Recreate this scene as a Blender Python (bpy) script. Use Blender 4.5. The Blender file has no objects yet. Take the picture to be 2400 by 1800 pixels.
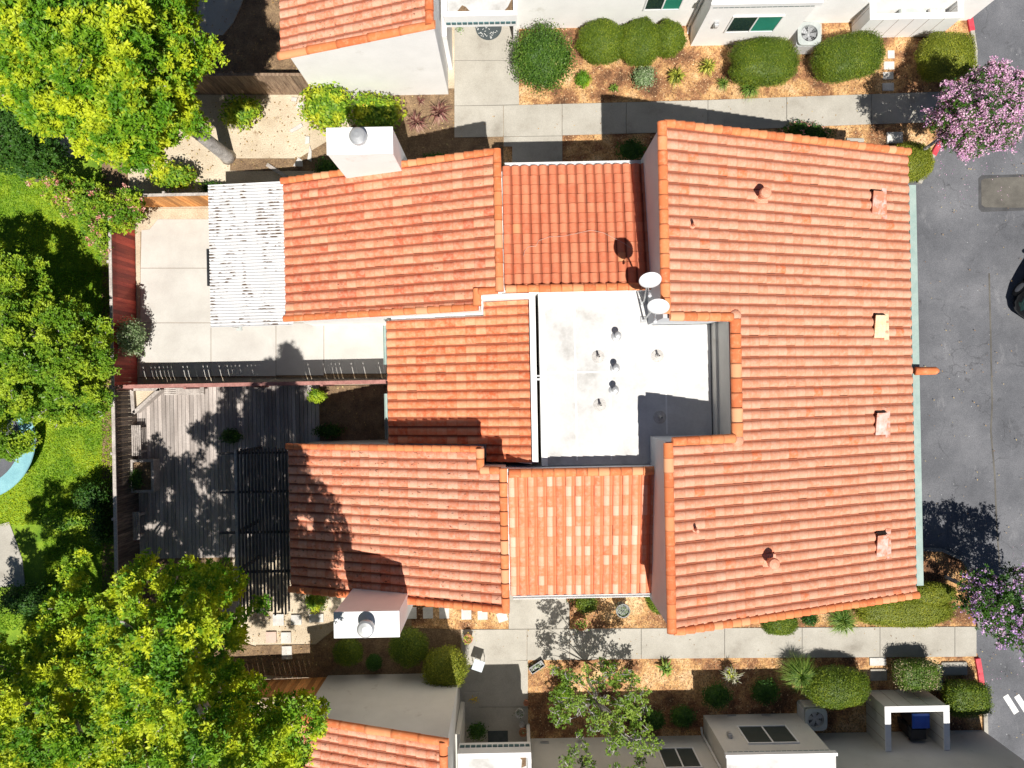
import bpy, math, random
import numpy as np
from mathutils import Vector, Matrix
random.seed(7)
rng = np.random.default_rng(11)
sc = bpy.context.scene
COL = sc.collection

# ------------------------------------------------------------------ camera, sky, sun, exposure
H = 27.0                      # camera height above the ground (m)
F = 1664.0                    # focal length in pixels of the 2400 px wide photograph
PHI = -0.0192                 # the houses stand turned by this much to the picture
cam_d = bpy.data.cameras.new('camera'); cam = bpy.data.objects.new('camera', cam_d); COL.objects.link(cam)
cam_d.sensor_width = 36; cam_d.lens = 36 * F / 2400; cam_d.clip_end = 2000
cam.location = (0, 0, H); cam.rotation_euler = (0, 0, PHI)
sc.camera = cam
SUN = Vector((-0.11, 0.52, -1.0)).normalized()      # the way the light travels
elev = math.asin(-SUN.z); azim = math.atan2(-SUN.x, -SUN.y)
w = bpy.data.worlds.new('World'); sc.world = w; w.use_nodes = True
nt = w.node_tree; nt.nodes.clear()
sky = nt.nodes.new('ShaderNodeTexSky'); sky.sky_type = 'NISHITA'; sky.sun_disc = False
sky.sun_elevation = elev; sky.sun_rotation = azim; sky.air_density = .55; sky.dust_density = .2; sky.ozone_density = 1.0
bg = nt.nodes.new('ShaderNodeBackground'); bg.inputs[1].default_value = 0.05
wo = nt.nodes.new('ShaderNodeOutputWorld')
nt.links.new(sky.outputs[0], bg.inputs[0]); nt.links.new(bg.outputs[0], wo.inputs[0])
sl = bpy.data.lights.new('sun', 'SUN'); sl.energy = 5.0; sl.angle = math.radians(0.5); sl.color = (1.0, 0.955, 0.885)
so = bpy.data.objects.new('sun', sl); COL.objects.link(so); so.rotation_euler = SUN.to_track_quat('-Z', 'Y').to_euler()
so.location = (3, -15, 30)
sc.view_settings.view_transform = 'Standard'; sc.view_settings.look = 'None'
sc.view_settings.exposure = 0.32; sc.view_settings.gamma = 1
sc.cycles.max_bounces = 6; sc.cycles.transparent_max_bounces = 4

# ------------------------------------------------------------------ pixel -> place helpers (photo pixels, height z)
CP, SP = math.cos(PHI), math.sin(PHI)
def W(px, py, z=0.0):
    u = (px - 1200) * (H - z) / F; v = (900 - py) * (H - z) / F
    return Vector((u * CP - v * SP, u * SP + v * CP, z))
def G(px, py):
    p = W(px, py, 0); return (p.x, p.y)

# ------------------------------------------------------------------ materials
def newmat(name):
    m = bpy.data.materials.new(name); m.use_nodes = True
    return m, m.node_tree, m.node_tree.nodes, m.node_tree.nodes['Principled BSDF']
def noise(nt, vec, scale, detail=4, rough=.6):
    n = nt.nodes.new('ShaderNodeTexNoise'); n.inputs['Scale'].default_value = scale
    n.inputs['Detail'].default_value = detail; n.inputs['Roughness'].default_value = rough
    nt.links.new(vec, n.inputs['Vector']); return n.outputs['Fac']
def ramp(nt, fac, stops):
    r = nt.nodes.new('ShaderNodeValToRGB'); e = r.color_ramp.elements
    while len(e) < len(stops): e.new(.5)
    for i, (p, c) in enumerate(stops):
        e[i].position = p; e[i].color = (*c, 1) if len(c) == 3 else c
    nt.links.new(fac, r.inputs[0]); return r.outputs[0]
def mix(nt, fac, a, b, mode='MIX'):
    n = nt.nodes.new('ShaderNodeMix'); n.data_type = 'RGBA'; n.blend_type = mode
    for s, v in ((n.inputs[0], fac), (n.inputs[6], a), (n.inputs[7], b)):
        if isinstance(v, (int, float)): s.default_value = v
        elif isinstance(v, tuple): s.default_value = (*v, 1)
        else: nt.links.new(v, s)
    return n.outputs[2]
def pos(nt, sx=1, sy=1, sz=1):
    g = nt.nodes.new('ShaderNodeNewGeometry')
    if (sx, sy, sz) == (1, 1, 1): return g.outputs['Position']
    m = nt.nodes.new('ShaderNodeMapping'); m.inputs['Scale'].default_value = (sx, sy, sz)
    nt.links.new(g.outputs['Position'], m.inputs[0]); return m.outputs[0]
def bump(nt, bs, h, strength=.4, dist=.02):
    b = nt.nodes.new('ShaderNodeBump'); b.inputs['Strength'].default_value = strength; b.inputs['Distance'].default_value = dist
    nt.links.new(h, b.inputs['Height']); nt.links.new(b.outputs[0], bs.inputs['Normal'])
def attr(nt, name, out='Fac'):
    a = nt.nodes.new('ShaderNodeAttribute'); a.attribute_name = name; return a.outputs[out]
def mth(nt, op, a, b=0.0):
    n = nt.nodes.new('ShaderNodeMath'); n.operation = op
    for s, v in ((n.inputs[0], a), (n.inputs[1], b)):
        if isinstance(v, (int, float)): s.default_value = v
        else: nt.links.new(v, s)
    return n.outputs[0]
def surf(name, c1, c2, scale=2.0, rough=.9, fine=40, fine_amt=.25, bmp=.3, dist=.01, stops=None, stain=None, metal=0, sxyz=(1, 1, 1), board=False):
    """two colours by a broad noise, a finer noise multiplied on, optional dark stains with their own shape"""
    m, nt, N, b = newmat(name); p = pos(nt, *sxyz)
    c = ramp(nt, noise(nt, p, scale, 6), stops or [(.35, c1), (.65, c2)])
    f = noise(nt, p, fine, 4)
    lo, hi = 1 - fine_amt, 1 + fine_amt
    c = mix(nt, 1.0, c, ramp(nt, f, [(.3, (lo, lo, lo)), (.7, (hi, hi, hi))]), 'MULTIPLY')
    if board: c = mix(nt, 1.0, c, ramp(nt, attr(nt, 'rnd'), [(0, (1,) * 3), (.05, (.55,) * 3), (.6, (1.0,) * 3), (1, (1.5,) * 3)]), 'MULTIPLY')
    if stain:
        col, sc_, t = stain
        c = mix(nt, ramp(nt, noise(nt, p, sc_, 6, .7), [(t, (0, 0, 0)), (t + .1, (1, 1, 1))]), c, col)
    nt.links.new(c, b.inputs['Base Color']); b.inputs['Roughness'].default_value = rough; b.inputs['Metallic'].default_value = metal
    if bmp: bump(nt, b, f, bmp, dist)
    return m
def tilemat(name, stops, lichen=None, smear=.5, pale=(.70, .50, .42), pan=None, pan_at=.6):
    m, nt, N, b = newmat(name); p = pos(nt)
    c = ramp(nt, attr(nt, 'rnd'), stops)
    blotch = ramp(nt, noise(nt, p, 7, 5, .65), [(.42, (0, 0, 0)), (.68, (smear, smear, smear))])
    c = mix(nt, blotch, c, pale)
    c = mix(nt, 1.0, c, ramp(nt, noise(nt, p, 60, 3), [(.3, (.84, .84, .84)), (.7, (1.12, 1.12, 1.12))]), 'MULTIPLY')
    # tint along the edge and pan of every tile
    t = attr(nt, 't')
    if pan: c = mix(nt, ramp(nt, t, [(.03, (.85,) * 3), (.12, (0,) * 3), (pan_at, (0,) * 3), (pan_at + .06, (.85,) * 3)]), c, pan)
    else: c = mix(nt, ramp(nt, t, [(0, (.7,) * 3), (.06, (.0,) * 3), (.64, (0,) * 3), (.80, (.30,) * 3), (.88, (.85,) * 3)]), c, (.25, .06, .025))  # shade between the rows painted dark into edge and pan, along with grime
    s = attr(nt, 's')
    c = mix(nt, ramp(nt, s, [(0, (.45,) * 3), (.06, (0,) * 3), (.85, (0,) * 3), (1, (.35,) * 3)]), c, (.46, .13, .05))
    if lichen:
        l = ramp(nt, noise(nt, pos(nt, 1, 2.0, 1), 5.5, 5, .75), [(lichen, (0, 0, 0)), (lichen + .03, (.9, .9, .9))])
        c = mix(nt, l, c, (.11, .05, .025))
    nt.links.new(c, b.inputs['Base Color']); b.inputs['Roughness'].default_value = .85
    bump(nt, b, noise(nt, p, 90, 3), .25, .004)
    return m
def leafmat(name, stops, trans=.35, yellow=None):
    m, nt, N, b = newmat(name)
    c = ramp(nt, attr(nt, 'rnd'), stops)
    if yellow:
        c = mix(nt, ramp(nt, noise(nt, pos(nt), yellow[1], 3), [(.46, (0,) * 3), (.60, (.9,) * 3)]), c, yellow[0])
    nt.links.new(c, b.inputs['Base Color']); b.inputs['Roughness'].default_value = .55
    b.inputs['Specular IOR Level'].default_value = .35
    tr = N.new('ShaderNodeBsdfTranslucent'); nt.links.new(mix(nt, 1.0, c, (1.1, 1.15, .55), 'MULTIPLY'), tr.inputs[0])
    mx = N.new('ShaderNodeMixShader'); mx.inputs[0].default_value = trans
    nt.links.new(b.outputs[0], mx.inputs[1]); nt.links.new(tr.outputs[0], mx.inputs[2])
    nt.links.new(mx.outputs[0], N['Material Output'].inputs[0])
    return m
MT = {}
MT['stucco'] = surf('white_stucco', (.84, .83, .81), (.90, .89, .87), 1.2, .95, 55, .06, .5, .006, stain=((.74, .72, .68), 1.1, .60))
MT['stucco_skylit'] = surf('skylight_tinted_stucco', (.50, .52, .55), (.56, .58, .60), 1.0, .95, 55, .07, .5, .006)  # grey stucco with the blue of the skylight put into its colour
MT['stucco_grey'] = surf('beige_grey_stucco', (.60, .58, .53), (.66, .64, .585), 1.0, .95, 55, .07, .5, .006, stain=((.50, .47, .42), 1.1, .60))
MT['trim'] = surf('white_paint', (.78, .78, .77), (.84, .84, .83), 2, .6, 30, .04, .1)
MT['membrane'] = surf('white_roof_coating', (.74, .735, .72), (.90, .90, .89), .8, .7, 14, .05, .3, .01, stops=[(.32, (.40, .39, .37)), (.44, (.55, .545, .53)), (.7, (.68, .675, .655))], stain=((.44, .42, .38), 1.3, .66))
MT['fascia'] = surf('pale_green_paint', (.27, .37, .34), (.35, .44, .40), 3, .6, 40, .1, .1)
MT['concrete'] = surf('concrete', (.36, .34, .30), (.42, .40, .36), .9, .9, 45, .16, .3, .004, stops=[(.26, (.27, .245, .205)), (.42, (.38, .355, .305)), (.7, (.46, .435, .38))], stain=((.24, .225, .20), 2.3, .66))
MT['kerb_grey'] = surf('weathered_kerb', (.15, .14, .13), (.24, .23, .21), 2, .9, 45, .2)
MT['patio'] = surf('pale_patio_concrete', (.48, .455, .42), (.56, .54, .50), .9, .9, 45, .09, .25, .004, stain=((.36, .28, .18), 1.6, .69))
def asphaltmat():
    m, nt, N, b = newmat('asphalt'); p = pos(nt)
    c = ramp(nt, noise(nt, p, .5, 7, .65), [(.3, (.085, .088, .098)), (.5, (.125, .128, .140)), (.72, (.18, .182, .195))])
    c = mix(nt, ramp(nt, noise(nt, pos(nt, 1.6, .5, 1), 1.2, 6, .7), [(.60, (0,) * 3), (.72, (.6,) * 3)]), c, (.24, .24, .25))
    c = mix(nt, ramp(nt, noise(nt, pos(nt, 1, 1, 1), 1.7, 5, .6), [(.28, (.7,) * 3), (.36, (0,) * 3)]), c, (.06, .06, .066))
    c = mix(nt, 1.0, c, ramp(nt, noise(nt, p, 38, 4, .7), [(.3, (.6,) * 3), (.7, (1.4,) * 3)]), 'MULTIPLY')
    v = nt.nodes.new('ShaderNodeTexVoronoi'); v.inputs['Scale'].default_value = 2.6; nt.links.new(p, v.inputs['Vector'])
    c = mix(nt, ramp(nt, v.outputs['Distance'], [(.035, (.8,) * 3), (.06, (0,) * 3)]), c, (.42, .43, .43))
    d = nt.nodes.new('ShaderNodeVectorMath'); d.operation = 'ADD'; nz = nt.nodes.new('ShaderNodeTexNoise'); nz.inputs['Scale'].default_value = 1.5; nz.inputs['Detail'].default_value = 5
    nt.links.new(p, nz.inputs['Vector']); nt.links.new(p, d.inputs[0]); nt.links.new(nz.outputs['Color'], d.inputs[1])
    v2 = nt.nodes.new('ShaderNodeTexVoronoi'); v2.feature = 'DISTANCE_TO_EDGE'; v2.inputs['Scale'].default_value = .28; nt.links.new(d.outputs[0], v2.inputs['Vector'])
    c = mix(nt, mth(nt, 'MULTIPLY', ramp(nt, v2.outputs['Distance'], [(.002, (.5,) * 3), (.006, (0,) * 3)]), ramp(nt, noise(nt, p, .7, 3), [(.42, (0,) * 3), (.55, (1,) * 3)])), c, (.035, .035, .038))
    nt.links.new(c, b.inputs['Base Color']); b.inputs['Roughness'].default_value = .9; bump(nt, b, noise(nt, p, 60, 3), .5, .006); return m
MT['asphalt'] = asphaltmat()
MT['asphalt_old'] = surf('asphalt', (.105, .107, .117), (.15, .152, .165), .45, .9, 70, .35, .5, .006, stain=((.23, .23, .24), 1.1, .66))
MT['asphalt_patch'] = surf('asphalt_patch', (.085, .078, .068), (.15, .14, .12), 1.2, .9, 60, .3, .5, .006)
MT['asphalt_dark'] = surf('asphalt_dark_seal', (.05, .05, .052), (.08, .08, .083), 2, .8, 60, .3, .4)
MT['dirt'] = surf('sandy_dirt', (.46, .37, .26), (.62, .53, .40), .8, .95, 24, .25, .6, .02, stain=((.30, .21, .13), 1.4, .62))
MT['soil'] = surf('dark_soil', (.15, .095, .055), (.27, .18, .10), 2.2, .95, 22, .45, .9, .03)
MT['paint_white'] = surf('road_paint', (.70, .70, .69), (.80, .80, .78), 6, .7, 60, .15, .1)
MT['red_kerb'] = surf('red_kerb_paint', (.55, .035, .06), (.65, .07, .09), 5, .6, 50, .2, .2)
def capmat():
    m, nt, N, b = newmat('orange_cap_tile'); p = pos(nt)
    c = ramp(nt, attr(nt, 'rnd'), [(0, (.60, .15, .05)), (.5, (.70, .21, .07)), (.85, (.74, .26, .10)), (1, (.76, .38, .20))])
    c = mix(nt, ramp(nt, noise(nt, p, 6, 5, .7), [(.5, (0,) * 3), (.7, (.6,) * 3)]), c, (.76, .38, .20))
    c = mix(nt, ramp(nt, noise(nt, p, 9, 5, .8), [(.66, (0,) * 3), (.72, (.7,) * 3)]), c, (.28, .10, .05))
    e = attr(nt, 's'); c = mix(nt, ramp(nt, e, [(0, (.8,) * 3), (.10, (0,) * 3)]), c, (.34, .09, .03))
    nt.links.new(c, b.inputs['Base Color']); b.inputs['Roughness'].default_value = .8; bump(nt, b, noise(nt, p, 60, 3), .3, .004); return m
MT['cap'] = capmat()
MT['deckmat'] = surf('roof_underlay', (.10, .045, .03), (.14, .06, .04), 3, .9)
MT['metal'] = surf('galvanised_metal', (.42, .43, .44), (.52, .53, .54), 4, .45, 50, .1, .1, metal=.5)
MT['metal_white'] = surf('painted_metal_white', (.66, .67, .68), (.76, .77, .78), 4, .5, 50, .08, .1)
MT['acmetal'] = surf('ac_casing', (.36, .39, .38), (.44, .47, .45), 4, .5, 50, .08, .1)
MT['dark'] = surf('dark_recess', (.015, .016, .018), (.025, .026, .028), 4, .7)
MT['black'] = surf('black_plastic', (.018, .019, .022), (.03, .031, .034), 4, .4, 50, .1, .1)
MT['blue'] = surf('blue_plastic', (.01, .07, .42), (.015, .09, .5), 4, .4, 50, .08, .1)
MT['green_plastic'] = surf('green_plastic', (.01, .14, .08), (.015, .19, .10), 4, .4)
MT['redwood'] = surf('red_stained_wood', (.30, .035, .028), (.45, .075, .045), 1.5, .7, 14, .3, .4, .005, sxyz=(1, 5, .6), board=True)
MT['redwood_dark'] = surf('red_stained_rail', (.28, .12, .10), (.42, .20, .17), 3, .8, 20, .2)
MT['cedar'] = surf('orange_cedar_wood', (.52, .20, .05), (.70, .34, .11), 2.5, .8, 14, .3, .4, .005, sxyz=(6, 1, .6), board=True)
MT['oldwood'] = surf('weathered_brown_wood', (.16, .10, .065), (.34, .24, .16), 2.5, .85, 16, .4, .5, .006, sxyz=(5, 2, .5), board=True)
MT['fencewood'] = surf('dark_weathered_wood', (.045, .035, .03), (.20, .155, .12), 2.5, .85, 16, .4, .5, .006, sxyz=(2, 6, .5), board=True)
MT['greywood'] = surf('grey_weathered_wood', (.33, .29, .26), (.52, .47, .43), 1.6, .9, 18, .3, .4, .005)
MT['deck'] = surf('deck_boards', (.30, .26, .235), (.46, .41, .375), .9, .9, 26, .25, .4, .005, sxyz=(3, .6, 1), board=True)
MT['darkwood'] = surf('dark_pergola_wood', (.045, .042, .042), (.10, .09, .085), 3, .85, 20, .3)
MT['pot'] = surf('terracotta_pot', (.40, .16, .08), (.52, .24, .13), 5, .8)
MT['pot_dark'] = surf('dark_glazed_pot', (.04, .045, .05), (.08, .085, .09), 5, .4)
MT['pot_pale'] = surf('pale_stone_pot', (.42, .40, .38), (.56, .54, .51), 5, .8)
MT['stone'] = surf('stepping_stone', (.50, .48, .45), (.64, .62, .58), 3, .9, 30, .12)
MT['stone_pink'] = surf('pink_stepping_stone', (.55, .40, .33), (.62, .48, .40), 3, .9, 30, .12)
MT['vent_pink'] = surf('flaking_painted_vent', (.62, .30, .22), (.75, .62, .58), 3, .6, 14, .12, stops=[(.44, (.56, .22, .13)), (.54, (.62, .40, .33)), (.72, (.68, .54, .50))])
MT['vent_cream'] = surf('cream_patched_vent', (.66, .50, .30), (.76, .62, .42), 5, .7)
MT['vent_orange'] = surf('orange_painted_vent', (.62, .26, .15), (.70, .36, .24), 4, .6)
MT['glass'] = surf('window_glass', (.012, .03, .028), (.02, .045, .04), 1, .06, 10, .05, 0)
MT['glass_green'] = surf('green_window_glass', (.02, .19, .13), (.03, .25, .18), 1, .08, 10, .05, 0)
MT['screen'] = surf('insect_screen', (.03, .04, .035), (.05, .06, .055), 1, .7, 60, .1, 0)
MT['dentil'] = surf('teal_grey_tile', (.03, .09, .10), (.06, .14, .15), 6, .5)
MT['bark'] = surf('pale_grey_bark', (.30, .28, .26), (.50, .47, .44), 3, .9, 18, .35, .6, .02)
MT['bark_brown'] = surf('brown_bark', (.12, .085, .06), (.22, .16, .12), 4, .9, 20, .35, .6, .02)
MT['carblack'] = surf('black_car_paint', (.006, .007, .009), (.008, .009, .011), 2, .15, 20, .02, 0)
MT['tyre'] = surf('tyre_rubber', (.018, .018, .018), (.03, .03, .03), 8, .85)
MT['tramp_pad'] = surf('light_blue_pad', (.20, .42, .47), (.27, .52, .56), 3, .5)
MT['tramp_mat'] = surf('trampoline_mat', (.10, .105, .12), (.13, .135, .15), 3, .7)
MT['pool'] = surf('pool_water', (.02, .42, .46), (.04, .55, .58), 2, .1, 12, .15, .3)
MT['mat_dark'] = surf('dark_door_mat', (.05, .065, .07), (.07, .085, .09), 6, .95)
MT['fabric_white'] = surf('pale_panel', (.55, .62, .66), (.62, .69, .72), 6, .7)
# mulch: orange straw and brown bark in patches, broken by chips
def mulchmat():
    m, nt, N, b = newmat('bark_mulch'); p = pos(nt)
    big = noise(nt, p, .75, 5, .6)
    c = ramp(nt, big, [(.37, (.14, .07, .035)), (.46, (.34, .17, .08)), (.54, (.62, .37, .16)), (.66, (.74, .52, .30))])
    v = nt.nodes.new('ShaderNodeTexVoronoi'); v.inputs['Scale'].default_value = 22; nt.links.new(p, v.inputs['Vector'])
    chips = ramp(nt, v.outputs['Color'], [(.1, (.55, .5, .45)), (.6, (1.05, 1.0, .95)), (.95, (1.3, 1.3, 1.3))])
    c = mix(nt, 1.0, c, chips, 'MULTIPLY')
    c = mix(nt, 1.0, c, ramp(nt, noise(nt, p, 50, 3), [(.3, (.65,) * 3), (.7, (1.2,) * 3)]), 'MULTIPLY')
    nt.links.new(c, b.inputs['Base Color']); b.inputs['Roughness'].default_value = .95
    bump(nt, b, v.outputs['Distance'], .8, .03); return m
MT['mulch'] = mulchmat()
MT['lawn'] = surf('lawn_soil', (.10, .20, .008), (.24, .36, .02), 1.2, .95, 30, .4, .6, .03)
MT['corr'] = None
def corrmat():
    m, nt, N, b = newmat('white_corrugated_sheet'); p = pos(nt)
    base = ramp(nt, noise(nt, p, 1.2, 5), [(.3, (.66, .66, .66)), (.7, (.80, .80, .80))])
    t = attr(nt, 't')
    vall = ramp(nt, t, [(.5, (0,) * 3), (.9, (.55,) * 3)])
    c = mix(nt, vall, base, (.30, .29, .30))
    # fallen leaves and grime lie in the valleys, in streaks
    g = mth(nt, 'MULTIPLY', ramp(nt, noise(nt, pos(nt, 1, 3.0, 1), 3.2, 5, .7), [(.50, (0,) * 3), (.55, (1,) * 3)]), ramp(nt, t, [(.35, (0,) * 3), (.5, (1,) * 3)]))
    g = mth(nt, 'MULTIPLY', g, ramp(nt, noise(nt, pos(nt, 2.2, .5, 1), .9, 3, .5), [(.47, (0,) * 3), (.53, (1,) * 3)]))
    c = mix(nt, g, c, (.12, .08, .055))
    nt.links.new(c, b.inputs['Base Color']); b.inputs['Roughness'].default_value = .5; return m
MT['corr'] = corrmat()
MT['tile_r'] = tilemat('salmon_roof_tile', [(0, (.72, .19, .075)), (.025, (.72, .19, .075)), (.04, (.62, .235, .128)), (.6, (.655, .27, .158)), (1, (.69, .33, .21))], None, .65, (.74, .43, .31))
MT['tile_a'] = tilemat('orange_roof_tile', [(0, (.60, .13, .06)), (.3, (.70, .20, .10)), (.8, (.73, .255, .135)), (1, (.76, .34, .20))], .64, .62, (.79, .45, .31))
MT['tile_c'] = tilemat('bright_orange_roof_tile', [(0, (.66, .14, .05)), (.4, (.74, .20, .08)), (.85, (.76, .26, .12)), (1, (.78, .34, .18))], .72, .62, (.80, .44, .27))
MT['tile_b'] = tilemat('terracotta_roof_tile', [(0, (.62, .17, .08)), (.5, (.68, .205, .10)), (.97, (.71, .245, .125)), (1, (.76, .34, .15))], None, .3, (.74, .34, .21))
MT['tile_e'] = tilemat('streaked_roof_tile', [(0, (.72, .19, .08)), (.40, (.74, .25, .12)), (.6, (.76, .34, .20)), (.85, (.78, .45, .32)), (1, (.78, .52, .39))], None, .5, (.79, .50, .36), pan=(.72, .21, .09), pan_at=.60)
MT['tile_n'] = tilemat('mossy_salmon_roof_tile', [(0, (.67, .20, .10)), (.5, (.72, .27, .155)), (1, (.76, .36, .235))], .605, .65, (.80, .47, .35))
# leaves
MT['leaf_yellow'] = leafmat('yellow_green_leaves', [(0, (.045, .15, .006)), (.5, (.12, .29, .012)), (1, (.30, .45, .02))], .22, ((.60, .66, .025), 1.3))
MT['leaf_green'] = leafmat('fresh_green_leaves', [(0, (.045, .14, .008)), (.5, (.13, .28, .014)), (1, (.27, .42, .03))], .22, ((.42, .54, .03), 1.4))
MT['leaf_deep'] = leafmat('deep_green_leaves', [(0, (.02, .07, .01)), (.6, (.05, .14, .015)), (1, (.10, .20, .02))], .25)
MT['leaf_hedge'] = leafmat('clipped_hedge_leaves', [(0, (.05, .10, .008)), (.6, (.13, .19, .012)), (1, (.26, .31, .02))], .2)
MT['leaf_round'] = leafmat('mid_green_leaves', [(0, (.03, .08, .01)), (.6, (.08, .17, .015)), (.93, (.15, .25, .03)), (1, (.30, .30, .10))], .2)
MT['leaf_hedge_y'] = leafmat('yellowish_hedge_leaves', [(0, (.09, .13, .01)), (.6, (.24, .27, .02)), (1, (.42, .42, .04))], .2)
MT['leaf_lime'] = leafmat('lime_shrub_leaves', [(0, (.06, .15, .01)), (.5, (.16, .30, .015)), (.93, (.34, .48, .03)), (1, (.70, .32, .05))], .15, ((.55, .58, .03), 1.6))
MT['leaf_sparse'] = leafmat('olive_leaves', [(0, (.07, .15, .015)), (.5, (.18, .30, .03)), (1, (.36, .45, .08))], .25)
MT['leaf_silver'] = leafmat('silver_green_leaves', [(0, (.10, .18, .06)), (.6, (.25, .34, .15)), (1, (.52, .56, .40))], .2)
MT['leaf_fleck'] = leafmat('flecked_leaves', [(0, (.05, .11, .01)), (.7, (.13, .21, .02)), (.8, (.45, .38, .22)), (1, (.55, .45, .30))], .2)
MT['petal_pink'] = leafmat('pink_blossom', [(0, (.50, .22, .50)), (.5, (.76, .44, .68)), (1, (.90, .68, .80))], .25)
MT['petal_purple'] = leafmat('lilac_blossom', [(0, (.40, .22, .62)), (.5, (.66, .42, .80)), (1, (.85, .58, .75))], .25)
MT['petal_rose'] = leafmat('rose_blossom', [(0, (.60, .14, .14)), (.5, (.75, .34, .30)), (1, (.80, .55, .42))], .2)
MT['petal_yellow'] = leafmat('yellow_blossom', [(0, (.75, .45, .02)), (1, (.85, .70, .05))], .2)
MT['blade_green'] = leafmat('green_blades', [(0, (.06, .14, .02)), (.6, (.15, .27, .03)), (1, (.33, .42, .08))], .2)
MT['blade_varieg'] = leafmat('variegated_blades', [(0, (.08, .14, .02)), (.4, (.26, .30, .03)), (1, (.62, .58, .10))], .2)
MT['blade_purple'] = leafmat('purple_bronze_blades', [(0, (.10, .03, .03)), (.6, (.24, .09, .08)), (1, (.48, .32, .22))], .2)
MT['blade_pale'] = leafmat('pale_blades', [(0, (.30, .32, .18)), (.6, (.50, .50, .34)), (1, (.66, .62, .52))], .2)

# ------------------------------------------------------------------ object helpers
def wloc(o):
    v = Vector((0, 0, 0))
    while o is not None: v += o.location; o = o.parent
    return v
def thing(name, label, cat, loc, group=None):
    o = bpy.data.objects.new(name, None); COL.objects.link(o); o.location = loc; o.empty_display_size = .3
    o['label'] = label; o['category'] = cat
    if group: o['group'] = group
    return o
class MB:
    def __init__(s): s.v = []; s.f = []; s.a = {}; s.smooth = False
    def add(s, vs, fs):
        n = len(s.v); s.v += [tuple(p) for p in vs]; s.f += [tuple(i + n for i in f) for f in fs]; return s
    def box(s, x0, x1, y0, y1, z0, z1):
        return s.add([(x0, y0, z0), (x1, y0, z0), (x1, y1, z0), (x0, y1, z0), (x0, y0, z1), (x1, y0, z1), (x1, y1, z1), (x0, y1, z1)],
                     [(3, 2, 1, 0), (4, 5, 6, 7), (0, 1, 5, 4), (1, 2, 6, 5), (2, 3, 7, 6), (3, 0, 4, 7)])
    def bar(s, p, q, wd, ht, up=(0, 0, 1)):
        """a straight bar of section wd x ht from p to q (centre line)"""
        p = Vector(p); q = Vector(q); d = (q - p).normalized(); u = Vector(up)
        if abs(d.dot(u)) > .95: u = Vector((0, 1, 0))
        r = d.cross(u).normalized(); u = r.cross(d).normalized(); a = r * wd / 2; b = u * ht / 2
        vs = [p - a - b, p + a - b, p + a + b, p - a + b, q - a - b, q + a - b, q + a + b, q - a + b]
        return s.add(vs, [(0, 1, 2, 3), (7, 6, 5, 4), (0, 4, 5, 1), (1, 5, 6, 2), (2, 6, 7, 3), (3, 7, 4, 0)])
    def tube(s, pts, rad, n=8, cap=True):
        pts = [Vector(p) for p in pts]; rings = []
        for i, p in enumerate(pts):
            d = (pts[min(i + 1, len(pts) - 1)] - pts[max(i - 1, 0)]).normalized()
            u = Vector((0, 0, 1)) if abs(d.z) < .9 else Vector((1, 0, 0))
            a = d.cross(u).normalized(); b = a.cross(d).normalized()
            r = rad[i] if isinstance(rad, (list, tuple)) else rad
            rings.append([p + a * r * math.cos(2 * math.pi * k / n) + b * r * math.sin(2 * math.pi * k / n) for k in range(n)])
        vs = [v for r in rings for v in r]; fs = []
        for i in range(len(pts) - 1):
            for k in range(n):
                a, b = i * n + k, i * n + (k + 1) % n; fs.append((a, b, b + n, a + n))
        if cap: fs += [tuple(range(n - 1, -1, -1)), tuple((len(pts) - 1) * n + k for k in range(n))]
        return s.add(vs, fs)
    def lathe(s, c, prof, n=20):
        """prof: (radius, z) from bottom to top round the point c"""
        c = Vector(c); vs = []; fs = []
        for r, z in prof:
            for k in range(n):
                t = 2 * math.pi * k / n; vs.append(c + Vector((r * math.cos(t), r * math.sin(t), z)))
        for i in range(len(prof) - 1):
            for k in range(n):
                a, b = i * n + k, i * n + (k + 1) % n; fs.append((a, b, b + n, a + n))
        fs += [tuple(range(n - 1, -1, -1)), tuple((len(prof) - 1) * n + k for k in range(n))]
        return s.add(vs, fs)
    def prism(s, poly, z0, z1):
        """poly: (x, y) counter clockwise; z1 a number or a function of x, y"""
        n = len(poly); zt = z1 if callable(z1) else (lambda x, y: z1)
        vs = [(x, y, z0) for x, y in poly] + [(x, y, zt(x, y)) for x, y in poly]
        fs = [tuple(range(n - 1, -1, -1)), tuple(range(n, 2 * n))] + [(i, (i + 1) % n, n + (i + 1) % n, n + i) for i in range(n)]
        return s.add(vs, fs)
    def build(s, name, mat, parent=None, smooth=None, bevel=0, **tags):
        me = bpy.data.meshes.new(name); o = bpy.data.objects.new(name, me); COL.objects.link(o)
        if parent is not None: org = wloc(parent); o.parent = parent
        else:
            a = np.array(s.v); org = Vector(((a[:, 0].min() + a[:, 0].max()) / 2, (a[:, 1].min() + a[:, 1].max()) / 2, a[:, 2].min())); o.location = org
        me.from_pydata([(v[0] - org.x, v[1] - org.y, v[2] - org.z) for v in s.v], [], s.f)
        for k, vals in s.a.items():
            at = me.attributes.new(k, 'FLOAT', 'POINT'); at.data.foreach_set('value', np.asarray(vals, dtype=np.float32))
        me.materials.append(mat)
        if smooth if smooth is not None else s.smooth:
            me.polygons.foreach_set('use_smooth', [True] * len(me.polygons))
        me.update()
        if bevel:
            b = o.modifiers.new('bevel', 'BEVEL'); b.width = bevel; b.segments = 2; b.limit_method = 'ANGLE'
        for k, v in tags.items(): o['category' if k == 'cat' else k] = v
        return o
def ccw(poly):
    a = sum(poly[i][0] * poly[(i + 1) % len(poly)][1] - poly[(i + 1) % len(poly)][0] * poly[i][1] for i in range(len(poly)))
    return poly if a > 0 else poly[::-1]
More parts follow.
